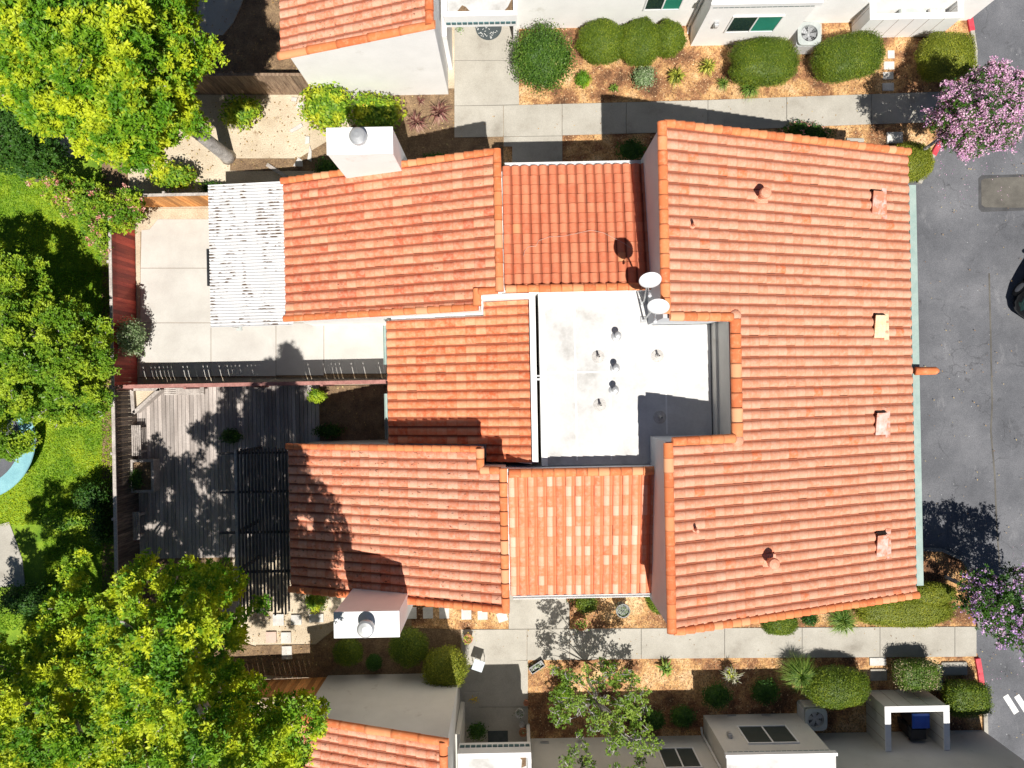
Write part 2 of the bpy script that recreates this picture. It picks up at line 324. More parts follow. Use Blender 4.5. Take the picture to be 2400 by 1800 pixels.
def slab(name, pts, z0, z1, mat, px=True, kind='structure'):
    poly = ccw([G(*p) for p in pts] if px else pts)
    return MB().prism(poly, z0, z1).build(name, mat, kind=kind)

# ------------------------------------------------------------------ foliage
def quads(me_name, P, A, B, mat, parent, rnd, core=None, **tags):
    """P centres, A half length vectors, B half width vectors: one diamond leaf each"""
    n = len(P)
    V = np.empty((n, 4, 3), np.float32); V[:, 0] = P - A; V[:, 1] = P + B; V[:, 2] = P + A; V[:, 3] = P - B
    V = V.reshape(-1, 3); Fq = np.arange(4 * n, dtype=np.int32); R = np.repeat(rnd, 4).astype(np.float32)
    cv, cf = (np.zeros((0, 3), np.float32), []) if core is None else core
    allv = np.concatenate([V, np.asarray(cv, np.float32).reshape(-1, 3)])
    me = bpy.data.meshes.new(me_name); o = bpy.data.objects.new(me_name, me); COL.objects.link(o)
    if parent is not None: org = np.array(wloc(parent)); o.parent = parent
    else: org = np.array([allv[:, 0].mean(), allv[:, 1].mean(), 0.0]); o.location = Vector(org)
    allv = allv - org
    me.vertices.add(len(allv)); me.vertices.foreach_set('co', allv.astype(np.float32).ravel())
    cfl = np.asarray(cf, np.int32).reshape(-1, 4) + 4 * n if len(cf) else np.zeros((0, 4), np.int32)
    loops = np.concatenate([Fq, cfl.ravel()]); nf = n + len(cfl)
    me.loops.add(len(loops)); me.loops.foreach_set('vertex_index', loops.astype(np.int32))
    me.polygons.add(nf); me.polygons.foreach_set('loop_start', np.arange(0, 4 * nf, 4, dtype=np.int32))
    me.update(calc_edges=True)
    at = me.attributes.new('rnd', 'FLOAT', 'POINT')
    at.data.foreach_set('value', np.concatenate([R, np.full(len(cv), .25, np.float32)]))
    me.materials.append(mat)
    for k, v in tags.items(): o['category' if k == 'cat' else k] = v
    return o
def unit(a): return a / np.maximum(np.linalg.norm(a, axis=1, keepdims=True), 1e-6)
def leafset(P, Nrm, size, asp=.55, jitter=.6):
    n = len(P); Nrm = unit(Nrm + jitter * rng.normal(size=(n, 3)))
    t = unit(np.cross(Nrm, rng.normal(size=(n, 3)))); b = np.cross(Nrm, t)
    s = size * rng.uniform(.6, 1.35, (n, 1))
    return t * s / 2, b * s * asp / 2
def clump_leaves(cs, rs, per, shell=.55, flat=.7):
    """leaf centres round each clump centre; denser on the upper shell"""
    P = []; D = []; C = []
    for i, (c, r) in enumerate(zip(cs, rs)):
        n = int(per * r * r) + 8
        d = unit(rng.normal(size=(n, 3))); d[:, 2] = np.where((d[:, 2] < -.1) & (rng.random(n) < .55), -d[:, 2], d[:, 2])
        k = (shell + (1 - shell) * rng.random((n, 1)) ** .6) * (1 + .18 * rng.normal(size=(n, 1)))
        P.append(np.array(c) + d * k * r * np.array([1, 1, flat])); D.append(d); C.append(np.full(n, rng.random()))
    return np.concatenate(P), np.concatenate(D), np.concatenate(C)
def inside(px, py, poly):
    r = False; j = len(poly) - 1
    for i in range(len(poly)):
        xi, yi = poly[i]; xj, yj = poly[j]
        if (yi > py) != (yj > py) and px < (xj - xi) * (py - yi) / (yj - yi) + xi: r = not r
        j = i
    return r
def edged(px, py, poly):
    m = 1e9
    for i in range(len(poly)):
        a = Vector(poly[i]); b = Vector(poly[(i + 1) % len(poly)]); p = Vector((px, py)); ab = b - a
        t = max(0, min(1, (p - a).dot(ab) / ab.length_squared)); m = min(m, (a + ab * t - p).length)
    return m
def crown_clumps(poly, n, zlo, zhi, rr, dome=180, layers=.35, spread=1):
    """clump centres inside an outline; the crown rises from its edge to its middle and has lower clumps in its gaps"""
    xs = [p[0] for p in poly]; ys = [p[1] for p in poly]; out = []; tries = 0
    while len(out) < n and tries < 60000:
        tries += 1; x = random.uniform(min(xs), max(xs)); y = random.uniform(min(ys), max(ys))
        if not inside(x, y, poly): continue
        r = random.uniform(*rr); e = edged(x, y, poly)
        if e < r * 52: continue
        k = min(1, e / dome) ** .6
        z = zlo + (zhi - zlo) * k * random.uniform(.72, 1.0)
        if random.random() < layers: z = zlo + (z - zlo) * random.uniform(0, .5)
        p = W(x, y, z)
        if any((p - q).length < spread * .62 * (r + s) for q, s in out): continue
        out.append((p, r))
    return out
def tree(name, label, cat, base, clumps, per, size, mat, bark, trunk_r=.2, limbs=14, fork=.45, parts=None, group=None, twigs=0, shell=.5, asp=.5):
    base = Vector((base[0], base[1], 0)); t = thing(name, label, cat, base, group)
    cs = [tuple(c) for c, r in clumps]; rs = [r for c, r in clumps]
    P, D, C = clump_leaves(cs, rs, per, shell)
    k = 6; n0 = len(P) // k; P = np.repeat(P[:n0 * k:k], k, 0); D = np.repeat(D[:n0 * k:k], k, 0); C = np.repeat(C[:n0 * k:k], k); sr = np.repeat(rng.random(n0), k)
    dr = rng.normal(size=P.shape); dr[:, 2] *= .45; dr = unit(unit(dr) + D * .55 + np.array([0, 0, .1]))      # leaves spread like a star from every twig end
    L = size * rng.uniform(.7, 1.3, (len(P), 1)); nn = unit(np.array([0, 0, 1.0]) + .55 * rng.normal(size=P.shape)); sd = unit(np.cross(dr, nn))
    A = dr * L / 2; B = sd * L * asp / 2; P = P + A * 1.1
    rnd = np.clip(.2 * rng.random(len(P)) + .5 * C + .3 * sr, 0, 1)
    quads('crown', P, A, B, mat, t, rnd)
    mid = sum((c for c, r in clumps), Vector()) / len(clumps); zmin = min(c.z for c, r in clumps)
    top = base.lerp(Vector((mid.x, mid.y, mid.z)), fork); top.z = max(.6, zmin * .75)
    m = MB(); m.smooth = True
    j = base.lerp(top, .5) + Vector((.08, -.06, 0))
    m.tube([base + Vector((0, 0, -.05)), base + Vector((0, 0, .25)), j, top], [trunk_r * 1.35, trunk_r * 1.05, trunk_r * .9, trunk_r * .72], 10)
    for c, r in random.sample(clumps, min(limbs, len(clumps))):
        a = top.lerp(c, .45) + Vector((random.uniform(-.2, .2), random.uniform(-.2, .2), .25))
        m.tube([top - Vector((0, 0, .1)), a, c + Vector((0, 0, r * .3))], [trunk_r * .5, trunk_r * .28, trunk_r * .09], 6)
    if twigs:
        for _ in range(twigs):
            c, r = random.choice(clumps); d = Vector((random.uniform(-1, 1), random.uniform(-1, 1), random.uniform(.1, .7))).normalized()
            p = c - d * r * .5; q = c + d * r * 1.0; k = p.lerp(q, .5) + Vector((random.uniform(-.12, .12), random.uniform(-.12, .12), .05))
            m.tube([p, k, q], [.026, .016, .007], 4)
    m.build('trunk', bark, t)
    for pn, pm, k, sz in (parts or []):
        # blossom panicles on the outer shell
        P2, D2, C2 = clump_leaves(cs, [r * 1.06 for r in rs], per * k, .85)
        keep = (D2[:, 2] > -.2) & (rng.random(len(P2)) < .9)
        # cluster them into heads
        P2, D2 = P2[keep], D2[keep]; h = P2[rng.integers(0, len(P2), max(8, len(P2) // 22))]
        P3 = (h[rng.integers(0, len(h), len(P2))] + rng.normal(size=P2.shape) * .055)
        A, B = leafset(P3, D2 + np.array([0, 0, .6]), sz, .8, .8)
        quads(pn, P3, A, B, pm, t, rng.random(len(P3)))
    return t
def shrub(name, label, px, py, h, rx, ry, mat, leaf=.055, dens=1.0, e=2.4, rough=.06, cat='shrub', group=None, loose=0.0, flower=None, rot=0, z0=0, asp=.55, lean=.45):
    """a clipped or loose shrub: solid leafy body (superellipsoid) plus single leaves over it"""
    zc = h * .5; c = W(px, py, h * .62); cx, cy = c.x, c.y
    nu, nv = 36, 18; ph = rng.uniform(0, 6, 6)
    def radial(d):
        k = (np.abs(d[:, 0]) ** e + np.abs(d[:, 1]) ** e + np.abs(d[:, 2]) ** e) ** (-1 / e)
        w_ = rough * (np.sin(5 * d[:, 0] + ph[0]) * np.cos(4 * d[:, 1] + ph[1]) + .7 * np.sin(9 * d[:, 1] + ph[2] + 5 * d[:, 2]) * np.cos(8 * d[:, 0] + ph[3]))
        return k * (1 + w_)
    cr, sr = math.cos(rot), math.sin(rot)
    def place(d, k):
        q = d * k[:, None] * np.array([rx, ry, h / 2]); wdn = np.where(q[:, 2] < 0, 1 + .25 * q[:, 2] / (h / 2), 1.0)
        x = q[:, 0] * wdn; y = q[:, 1] * wdn
        return np.stack([cx + x * cr - y * sr, cy + x * sr + y * cr, z0 + zc + q[:, 2]], 1)
    th = np.linspace(0, 2 * math.pi, nu, endpoint=False); fi = np.linspace(-math.pi / 2, math.pi / 2, nv)
    d = np.array([[math.cos(b) * math.cos(a), math.cos(b) * math.sin(a), math.sin(b)] for b in fi for a in th])
    kk = radial(d) * (.93 - .25 * loose) * (1 + rng.normal(size=len(d)) * (.012 + .05 * loose))
    cv = place(d, kk); cf = []
    for i in range(nv - 1):
        for j in range(nu):
            a, b = i * nu + j, i * nu + (j + 1) % nu; cf.append((a, b, b + nu, a + nu))
    area = 4 * math.pi * ((rx * ry) ** 1.6 / 3 + (rx * h / 2) ** 1.6 / 3 + (ry * h / 2) ** 1.6 / 3) ** (1 / 1.6)
    n = int(dens * area / (leaf * leaf * asp) * 1.5)
    n = min(n, 26000)
    D = unit(rng.normal(size=(n, 3))); D[:, 2] = np.where((D[:, 2] < -.3), -D[:, 2], D[:, 2])
    k = radial(D) * (.97 + .035 * rng.normal(size=n) * (1 + 3 * loose) - loose * .25 * rng.random(n))
    stray = rng.random(n) < .06; k = np.where(stray, k * rng.uniform(1.02, 1.09, n), k)
    P = place(D, k); A, B = leafset(P, D * lean * 2 + np.array([0, 0, .35]), leaf, asp, .55 + .3 * loose)
    rn = np.clip(rng.random(n) * .8 + .2 * (np.sin(P[:, 0] * 5 + ph[4]) * .5 + .5), 0, 1)
    if flower is None:
        return quads(name, P, A, B, mat, None, rn, (cv, cf), label=label, cat=cat, **({'group': group} if group else {}))
    t = thing(name, label, cat, (cx, cy, z0), group)
    quads('foliage', P, A, B, mat, t, rn, (cv, cf))
    fm, fn_, fs = flower
    D = unit(rng.normal(size=(fn_, 3))); D[:, 2] = np.abs(D[:, 2]); P = place(D, radial(D) * 1.02)
    P = np.repeat(P, 6, 0) + rng.normal(size=(fn_ * 6, 3)) * fs * .45
    A, B = leafset(P, np.repeat(D, 6, 0) + np.array([0, 0, .5]), fs, .8, .7)
    quads('blossoms', P, A, B, fm, t, rng.random(len(P)))
    return t
def blades(name, label, px, py, n, length, width, rise, mat, base_r=.05, cat='plant', group=None, z0=.05, parent=None, part=False, loc=None):
    c = loc if loc is not None else W(px, py, z0 + rise * .4); m = MB(); rn = []
    for i in range(n):
        a = random.uniform(0, 2 * math.pi); L = length * random.uniform(.65, 1.1); up = rise * random.uniform(.5, 1.25)
        d = Vector((math.cos(a), math.sin(a), 0)); s = Vector((-d.y, d.x, 0)) * width / 2 * random.uniform(.7, 1.2)
        el = random.random() ** .7
        p0 = Vector((c.x, c.y, z0)) + d * base_r * random.random()
        p1 = p0 + d * L * .45 * el + Vector((0, 0, up * .85)); p2 = p0 + d * L * (.25 + .75 * el) + Vector((0, 0, up * (1.15 - .7 * el)))
        m.add([p0 - s * .7, p0 + s * .7, p1 + s, p1 - s, p2], [(0, 1, 2, 3), (3, 2, 4)]); r = random.random(); rn += [r * .7, r * .7, r, r, min(1, r + .3)]
    m.a['rnd'] = rn
    if part: return m.build(name, mat, parent)
    return m.build(name, mat, label=label, cat=cat, **({'group': group} if group else {}))

# ================================================================== GROUND
MB().add([(-300, -300, 0), (300, -300, 0), (300, 300, 0), (-300, 300, 0)], [(0, 1, 2, 3)]).build('ground', MT['dirt'], kind='structure')
slab('road', [(13.3, -60), (45, -60), (45, 60), (13.3, 60)], -.05, .006, MT['asphalt'], px=False)
slab('asphalt_patch_edge', [(2293, 418), (2300, 411), (2345, 410), (2480, 406), (2480, 490), (2385, 494), (2300, 497), (2293, 488)], .0, .010, MT['asphalt_dark'])
slab('asphalt_patch', [(2299, 424), (2306, 419), (2345, 416), (2480, 412), (2480, 484), (2380, 487), (2308, 486), (2300, 480)], .0, .014, MT['asphalt_patch'])
# a long seam in the asphalt
m = MB()
sp = [G(x, y) for x, y in ((2318, 640), (2322, 800), (2325, 950), (2322, 1010), (2331, 1110), (2336, 1240), (2343, 1330))]
for a, b in zip(sp, sp[1:]): m.bar((a[0], a[1], .008), (b[0], b[1], .008), .06, .006)
m.build('asphalt_seam', MT['asphalt_patch'], kind='structure')
m = MB()
for x0, y0, x1, y1 in ((2356, 1630, 2382, 1671), (2382, 1630, 2412, 1676), (2410, 1630, 2440, 1680)):
    a, b = G(x0, y0), G(x1, y1); m.bar((a[0], a[1], .010), (b[0], b[1], .010), .22, .006)
m.build('road_marking', MT['paint_white'], kind='structure')

# planting beds
slab('mulch_bed', [(1217, 40), (2272, 36), (2280, 80), (2280, 180), (2262, 222), (2050, 221), (1797, 231), (1216, 247)], -.05, .05, MT['mulch'])
slab('mulch_bed', [(1318, 316), (2255, 285), (2205, 335), (2185, 362), (2158, 410), (1318, 410)], -.05, .045, MT['mulch'])
slab('mulch_bed', [(1064, 318), (1200, 318), (1200, 392), (1064, 392)], -.05, .045, MT['soil'])
slab('mulch_bed', [(1180, 322), (1217, 321), (1217, 392), (1180, 392)], -.05, .05, MT['mulch'])
slab('mulch_bed', [(1335, 1380), (2150, 1380), (2150, 1288), (2205, 1290), (2250, 1312), (2278, 1360), (2288, 1420), (2287, 1470), (1335, 1474)], -.05, .05, MT['mulch'])
slab('mulch_bed', [(965, 1370), (1192, 1370), (1192, 1474), (1070, 1474), (965, 1470)], -.05, .05, MT['mulch'])
slab('mulch_bed', [(1238, 1535), (2288, 1530), (2300, 1600), (2302, 1740), (1238, 1740)], -.05, .05, MT['mulch'])
slab('soil_bed', [(780, 1478), (965, 1440), (1080, 1474), (1080, 1590), (765, 1590), (600, 1580), (600, 1512), (740, 1510)], -.05, .03, MT['soil'])
slab('soil_bed', [(745, 905), (906, 902), (906, 1034), (745, 1034)], -.05, .06, MT['soil'])
slab('soil_bed', [(930, 210), (1066, 208), (1066, 395), (860, 400), (540, 400), (540, 372), (700, 372), (820, 300)], -.05, .03, MT['soil'])
slab('soil_bed', [(430, 0), (700, 0), (735, 222), (455, 222)], -.05, .02, MT['soil'])
slab('lawn', [(-460, 360), (262, 370), (262, 2000), (-460, 2000)], -.05, .03, MT['lawn'])
slab('soil_bed', [(240, 370), (300, 370), (300, 1450), (240, 1450)], -.05, .035, MT['soil'])
slab('soil_bed', [(262, 1300), (545, 1300), (545, 1500), (600, 1515), (600, 1900), (262, 1900)], -.05, .04, MT['soil'])
# the patio of the upper unit and the paved strip beside it
def slabs(name, strips, z1, mat, gap=.018):
    m = MB()
    for pts in strips:
        poly = ccw([G(*p) for p in pts]); c = Vector((sum(p[0] for p in poly) / len(poly), sum(p[1] for p in poly) / len(poly)))
        q = []
        for i in range(len(poly)):
            a, b, d = (Vector(poly[i - 1]), Vector(poly[i]), Vector(poly[(i + 1) % len(poly)]))
            e1 = (b - a).normalized(); e2 = (d - b).normalized(); n1 = Vector((-e1.y, e1.x)); n2 = Vector((-e2.y, e2.x))
            k = (n1 + n2); k = k / max(.3, (1 + n1.dot(n2))); q.append(tuple(b + k * gap / 2))
        m.prism(q, -.05, z1)
    return m.build(name, mat, kind='structure')
slab('patio_joint', [(332, 512), (905, 512), (905, 885), (326, 885)], -.05, .045, MT['soil'])
slabs('patio', [[(372, 514), (496, 514), (496, 629), (331, 629), (333, 540), (352, 538)], [(331, 629), (496, 629), (496, 757), (330, 757)], [(330, 757), (496, 757), (496, 850), (328, 850)],
                [(496, 514), (906, 514), (906, 757), (496, 757)], [(496, 757), (648, 757), (648, 882), (496, 882)], [(648, 757), (760, 757), (760, 880), (648, 880)], [(760, 757), (906, 757), (906, 876), (760, 876)],
                [(328, 850), (496, 850), (496, 884), (328, 884)]], .06, MT['patio'])
# walks
slabs('sidewalk', [[(x0, y0), (x1, y1), (x1, y3), (x0, y2)] for x0, y0, x1, y1, y2, y3 in (
    (1065, 250, 1180, 248.5, 324, 322), (1180, 248.5, 1317, 245, 322, 320), (1317, 245, 1467, 241, 319, 315), (1467, 241, 1658, 236, 315, 309), (1658, 236, 1842, 229, 309, 301),
    (1842, 229, 2040, 222, 301, 293), (2040, 222, 2262, 214, 293, 286))], .08, MT['concrete'])
slabs('walkway', [[(1065, 30), (1216, 30), (1216, 144), (1065, 144)], [(1065, 144), (1216, 144), (1217, 247), (1065, 250)], [(1180, 322), (1318, 320), (1318, 400), (1200, 400), (1200, 345), (1180, 345)]], .078, MT['concrete'])
slabs('sidewalk', [[(x0, y0), (x1, y1), (x1, y3), (x0, y2)] for x0, y0, x1, y1, y2, y3 in (
    (1084, 1474, 1235, 1473, 1550, 1546), (1235, 1473, 1335, 1472, 1546, 1545), (1335, 1472, 1502, 1471, 1545, 1543), (1502, 1471, 1697, 1470, 1543, 1541), (1697, 1470, 1878, 1469, 1541, 1540),
    (1878, 1469, 2060, 1468, 1540, 1539), (2060, 1468, 2235, 1467, 1539, 1538), (2235, 1467, 2286, 1467, 1538, 1537))], .08, MT['concrete'])
slabs('walkway', [[(1192, 1380), (1334, 1380), (1334, 1472), (1192, 1473)], [(1070, 1546), (1237, 1546), (1237, 1655), (1078, 1655)], [(1078, 1655), (1237, 1655), (1237, 1800), (1078, 1800)]], .078, MT['concrete'])
slabs('back_patio', [[(470, -80), (600, -80), (566, 15), (548, 55), (524, 84), (460, 84)]], .06, MT['concrete'])
slabs('neighbour_path', [[(-200, 1230), (0, 1228), (24, 1222), (38, 1260), (55, 1310), (62, 1375), (-200, 1376)]], .06, MT['concrete'])
slab('swimming_pool', [(-160, 20), (40, 15), (70, 70), (62, 120), (80, 200), (40, 210), (-160, 215)], -.05, .05, MT['pool'])
# stones laid flat under the deck of the lower unit, kerbs
def kerb(pts, mat, label, wd=.16, h=.15):
    m = MB(); P = [Vector((*G(*p), h / 2 - .02)) for p in pts]
    for a, b in zip(P, P[1:]): m.bar(a, b + (b - a).normalized() * .02, wd, h + .04)
    return m.build('kerb', mat, bevel=.02, kind='structure')
kerb([(2274, 75), (2281, 120), (2280, 180), (2264, 214)], MT['concrete'], '')
kerb([(2256, 286), (2228, 308), (2206, 330)], MT['concrete'], '')
kerb([(2268, 38), (2274, 75)], MT['red_kerb'], '', .2)
kerb([(2206, 330), (2192, 350), (2184, 365)], MT['red_kerb'], '', .2)
kerb([(2184, 365), (2160, 408), (2152, 430)], MT['concrete'], '')
kerb([(2150, 1286), (2205, 1288), (2252, 1310), (2280, 1358), (2290, 1420), (2289, 1468)], MT['kerb_grey'], '', .12)
kerb([(2287, 1540), (2293, 1575), (2299, 1618)], MT['red_kerb'], '', .2)
kerb([(2299, 1618), (2304, 1650), (2306, 1716)], MT['concrete'], '')
# boards of the lower unit's deck, running towards the houses' side walls
x0, y1_ = G(318, 906); x1, y0_ = G(756, 1300); m = MB(); x = x0
while x < x1:
    wd = .135; yy = y1_ if x > -13.2 else y1_ - .1
    m.box(x, x + wd, y0_, yy, .02, .12 + random.uniform(-.004, .004)); x += wd + .014
m.a['rnd'] = [r for _ in range(len(m.v) // 8) for r in [random.uniform(.35, .85)] * 8]; m.build('deck', MT['deck'], kind='structure')
# grass blades on the lawn
gp = rng.uniform(size=(90000, 2)); gx = -1300 / 61.6 * 0 + (-23 + gp[:, 0] * (23 - 15.2)); gy = -9.0 + gp[:, 1] * 17.3
keep = ~((gx < -17.9) & (gy < -5.0) & (gy > -8.3)); gx, gy = gx[keep], gy[keep]
P = np.stack([gx, gy, np.full(len(gx), .06)], 1)
A, B = leafset(P, rng.normal(size=(len(P), 3)) * .6 + np.array([0, 0, .5]), .11, .22, .7)
MT['grass'] = leafmat('grass_blades', [(0, (.08, .20, .006)), (.5, (.18, .36, .010)), (1, (.34, .50, .02))], .2, ((.45, .55, .02), .6))
quads('grass', P, A, B, MT['grass'], None, rng.random(len(P)), kind='stuff')
bpy.data.objects['grass'].location.z = 0

# ================================================================== ROOFS AND WALLS
def prof(t):
    return .078 * math.sin(math.pi * t / .85) ** .7 if t < .85 else -.006 * math.sin(math.pi * (t - .85) / .15)
TS = [0, .04, .10, .20, .31, .42, .53, .64, .74, .81, .85, .93, 1.0]
HS = [prof(t) for t in TS]
def tile_roof(parent, rects, plane, axis, sgn, low, cw, cl, mat, t0=0.0, name='tile_roof', lf=.020, colmix=0):
    """barrel tiles, every tile its own curved shell with a thick lower edge. rects in metres (x0,x1,y0,y1);
    axis: the way the roof slopes, sgn its uphill sense, low the eave's coordinate"""
    m = MB(); V = []; Fc = []; R = []; T = []; S = []
    for x0, x1, y0, y1 in rects:
        if axis == 'x': s0, s1 = sorted(((x0 - low) * sgn, (x1 - low) * sgn)); a0, a1 = y0, y1
        else: s0, s1 = sorted(((y0 - low) * sgn, (y1 - low) * sgn)); a0, a1 = x0, x1
        c0 = math.floor((a0 - t0) / cw + 1e-6); c1 = math.ceil((a1 - t0) / cw - 1e-6)
        k0 = math.floor(s0 / cl + 1e-6); k1 = math.ceil(s1 / cl - 1e-6)
        for c in range(c0, c1):
            for k in range(k0, k1):
                rr = random.Random(c * 7919 + k * 104729 + int(low * 100)); r = rr.random(); rc = r if not colmix else (1 - colmix) * r + colmix * random.Random(c * 31 + 5).random(); rc = min(1, max(0, .5 + (rc - .5) * (1 + colmix))); dz = rr.uniform(-.004, .004); da = rr.uniform(-.008, .008)
                sa = max(s0, k * cl + rr.uniform(-.010, .010)); sb = min(s1, (k + 1) * cl + .012)
                if sb - sa < .03: continue
                base = len(V)
                for row, (s, lift) in enumerate(((sa, -.012), (sa, lf), (sa + (sb - sa) * .5, lf * .5), (sb, .0))):
                    for t, h in zip(TS, HS):
                        a = t0 + (c + t * .995) * cw + da; a = min(max(a, a0), a1)
                        q = low + sgn * s; x, y = (q, a) if axis == 'x' else (a, q)
                        V.append((x, y, plane(x, y) + h + lift + dz)); R.append(rc); T.append(t); S.append((0, 0, .5, 1)[row])
                n = len(TS)
                for row in range(3):
                    for i in range(n - 1):
                        f = (base + row * n + i, base + row * n + i + 1, base + (row + 1) * n + i + 1, base + (row + 1) * n + i)
                        Fc.append(f if (axis == 'y') == (sgn > 0) else f[::-1])
    m.v = V; m.f = Fc; m.a = {'rnd': R, 't': T, 's': S}; m.smooth = False
    o = m.build(name, mat, parent)
    d = MB()
    for x0, x1, y0, y1 in rects:
        e = .01; P4 = [(x0 + e, y0 + e), (x1 - e, y0 + e), (x1 - e, y1 - e), (x0 + e, y1 - e)]
        d.add([(x, y, plane(x, y) - .10) for x, y in P4] + [(x, y, plane(x, y) - .018) for x, y in P4],
              [(3, 2, 1, 0), (4, 5, 6, 7), (0, 1, 5, 4), (1, 2, 6, 5), (2, 3, 7, 6), (3, 0, 4, 7)])
    d.build('roof_deck', MT['deckmat'], o)
    return o
def cap(parent, pts, r, mat=None, name='ridge_cap', seg=.42, lift=.02, squash=.8, taper=.92):
    """overlapping half round cap tiles along a line"""
    m = MB(); m.smooth = True; RN = []; SS = []
    for p, q in zip(pts, pts[1:]):
        p = Vector(p); q = Vector(q); L = (q - p).length; n = max(1, round(L / seg)); d = (q - p) / n; e = d.normalized()
        side = e.cross(Vector((0, 0, 1))).normalized(); up = side.cross(e).normalized()
        for i in range(n):
            a = p + d * i; b = a + d * 1.06; a = a + up * (lift + .034); b = b + up * lift
            jr = 1 + random.uniform(-.03, .03); vs = []
            for c, rad in ((a, r * jr * .93), (a, r * jr), (b, r * jr * taper)):
                for k in range(13):
                    t = math.pi * k / 12; vs.append(c + side * rad * math.cos(t) + up * (rad * squash * math.sin(t) - .02))
            for c in (a, b):
                vs.append(c - up * .04)
            fs = []
            for g in range(2):
                for k in range(12): fs.append((g * 13 + k, g * 13 + k + 1, (g + 1) * 13 + k + 1, (g + 1) * 13 + k))
            fs += [(39, k + 1, k) for k in range(12)] + [(40, 26 + k, 27 + k) for k in range(12)]
            m.add(vs, fs); r_ = random.random(); RN += [r_] * 41; SS += [0] * 13 + [0] * 13 + [1] * 13 + [0, 1]
    m.a = {'rnd': RN, 's': SS}
    o = m.build(name, mat or MT['cap'], parent, smooth=False); return o
def walls(parent, poly, top, mat, name='wall', z0=0):
    return MB().prism(ccw(poly), z0, top).build(name, mat, parent)
def on(px, py, plane):
    z = 4.0
    for _ in range(20): p = W(px, py, z); z = plane(p.x, p.y)
    return Vector((p.x, p.y, z))
# planes of the duplex's roofs
XR, XE = 4.42, 13.2
pR = lambda x, y: 6.6 - .348 * (x - XR)
pA = lambda x, y: 5.45 + .365 * min(0, (x + .2))
pC = lambda x, y: 4.25 + .33 * (x - .55)
pB = lambda x, y: 4.70 - .20 * (y - 2.95)
pE = lambda x, y: 4.70 + .20 * (y + 2.65)
house = thing('duplex_house', 'large two-unit house with orange barrel tile roofs around a white flat roof', 'house', (2.5, .1, 0))
# walls below the roofs
IN = .06
walls(house, [(XR - .02, 1.82), (XE - .25, 1.82), (XE - .25, 7.32), (XR - .02, 7.32)], lambda x, y: pR(x, y) - .12, MT['stucco_skylit'])
walls(house, [(6.52, -1.76), (XE - .25, -1.76), (XE - .25, 1.82), (6.52, 1.82)], lambda x, y: pR(x, y) - .12, MT['stucco_grey'])
walls(house, [(XR - .02, -7.12), (XE - .25, -7.12), (XE - .25, -1.76), (XR - .02, -1.76)], lambda x, y: pR(x, y) - .12, MT['stucco_skylit'])
walls(house, [(-7.5, 2.36), (-.95, 2.36), (-.95, 2.78), (-.25, 2.78), (-.25, 7.0), (-7.5, 7.0)], lambda x, y: pA(x, y) - .12, MT['stucco'])
walls(house, [(-7.5, -6.8), (-.25, -6.8), (-.25, -2.6), (-.95, -2.6), (-.95, -2.02), (-7.5, -2.02)], lambda x, y: pA(x, y) - .12, MT['stucco_grey'])
walls(house, [(-4.1, -2.02), (.60, -2.6), (.60, 2.78), (-.95, 2.78), (-.95, 2.36), (-4.1, 2.36)], lambda x, y: pC(x, y) - .12, MT['stucco'])
walls(house, [(-.25, 2.9), (XR + .1, 2.9), (XR + .1, 6.95), (-.25, 6.95)], lambda x, y: pB(x, y) - .12, MT['stucco'])
walls(house, [(-.25, -6.75), (XR + .1, -6.75), (XR + .1, -2.68), (-.25, -2.68)], lambda x, y: pE(x, y) - .12, MT['stucco'])
# tiles
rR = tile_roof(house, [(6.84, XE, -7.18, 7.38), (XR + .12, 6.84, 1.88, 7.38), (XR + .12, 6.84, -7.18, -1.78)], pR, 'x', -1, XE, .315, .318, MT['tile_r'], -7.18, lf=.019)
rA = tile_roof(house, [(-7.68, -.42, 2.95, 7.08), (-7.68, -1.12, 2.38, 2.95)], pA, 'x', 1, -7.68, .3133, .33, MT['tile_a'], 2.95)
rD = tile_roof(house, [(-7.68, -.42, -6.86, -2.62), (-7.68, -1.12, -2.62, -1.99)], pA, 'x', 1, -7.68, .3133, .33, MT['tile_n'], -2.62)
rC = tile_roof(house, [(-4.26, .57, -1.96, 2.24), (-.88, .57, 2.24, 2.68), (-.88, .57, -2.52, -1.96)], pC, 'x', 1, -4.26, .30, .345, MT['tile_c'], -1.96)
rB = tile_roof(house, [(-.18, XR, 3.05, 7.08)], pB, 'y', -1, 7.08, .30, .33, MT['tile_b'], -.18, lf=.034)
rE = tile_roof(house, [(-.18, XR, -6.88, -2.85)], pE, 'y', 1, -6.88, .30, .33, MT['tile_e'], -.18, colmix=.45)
# caps on the ridges and rakes
def line(pl, *pts, dz=.05): return [(x, y, pl(x, y) + dz) for x, y in pts]
cap(rR, line(pR, (XR + .02, 7.42), (XR + .02, 1.95)), .145)
cap(rR, line(pR, (XR + .02, -7.22), (XR + .02, -1.80)), .145)
cap(rR, line(pR, (6.67, 1.80), (6.67, -1.72)), .175)
cap(rR, line(pR, (6.55, 1.86), (XR + .16, 1.86)), .14)
cap(rR, line(pR, (6.55, -1.74), (XR + .16, -1.74)), .14)
cap(rR, line(pR, (XE + .02, 7.40), (XR + .1, 7.40)), .13, name='rake_cap', seg=.318, taper=.82)
cap(rR, line(pR, (XE + .02, -7.20), (XR + .1, -7.20)), .13, name='rake_cap', seg=.318, taper=.82)
cap(rA, line(pA, (-.32, 2.80), (-.32, 7.12), dz=.03), .13)
cap(rA, line(pA, (-7.72, 7.08), (-.4, 7.08), dz=.03), .12, name='rake_cap', seg=.33, taper=.82)
cap(rA, line(pA, (-7.72, 2.38), (-1.0, 2.38), dz=.03), .12, name='rake_cap')
cap(rA, line(pA, (-1.02, 2.40), (-1.02, 2.92), dz=.04), .14)
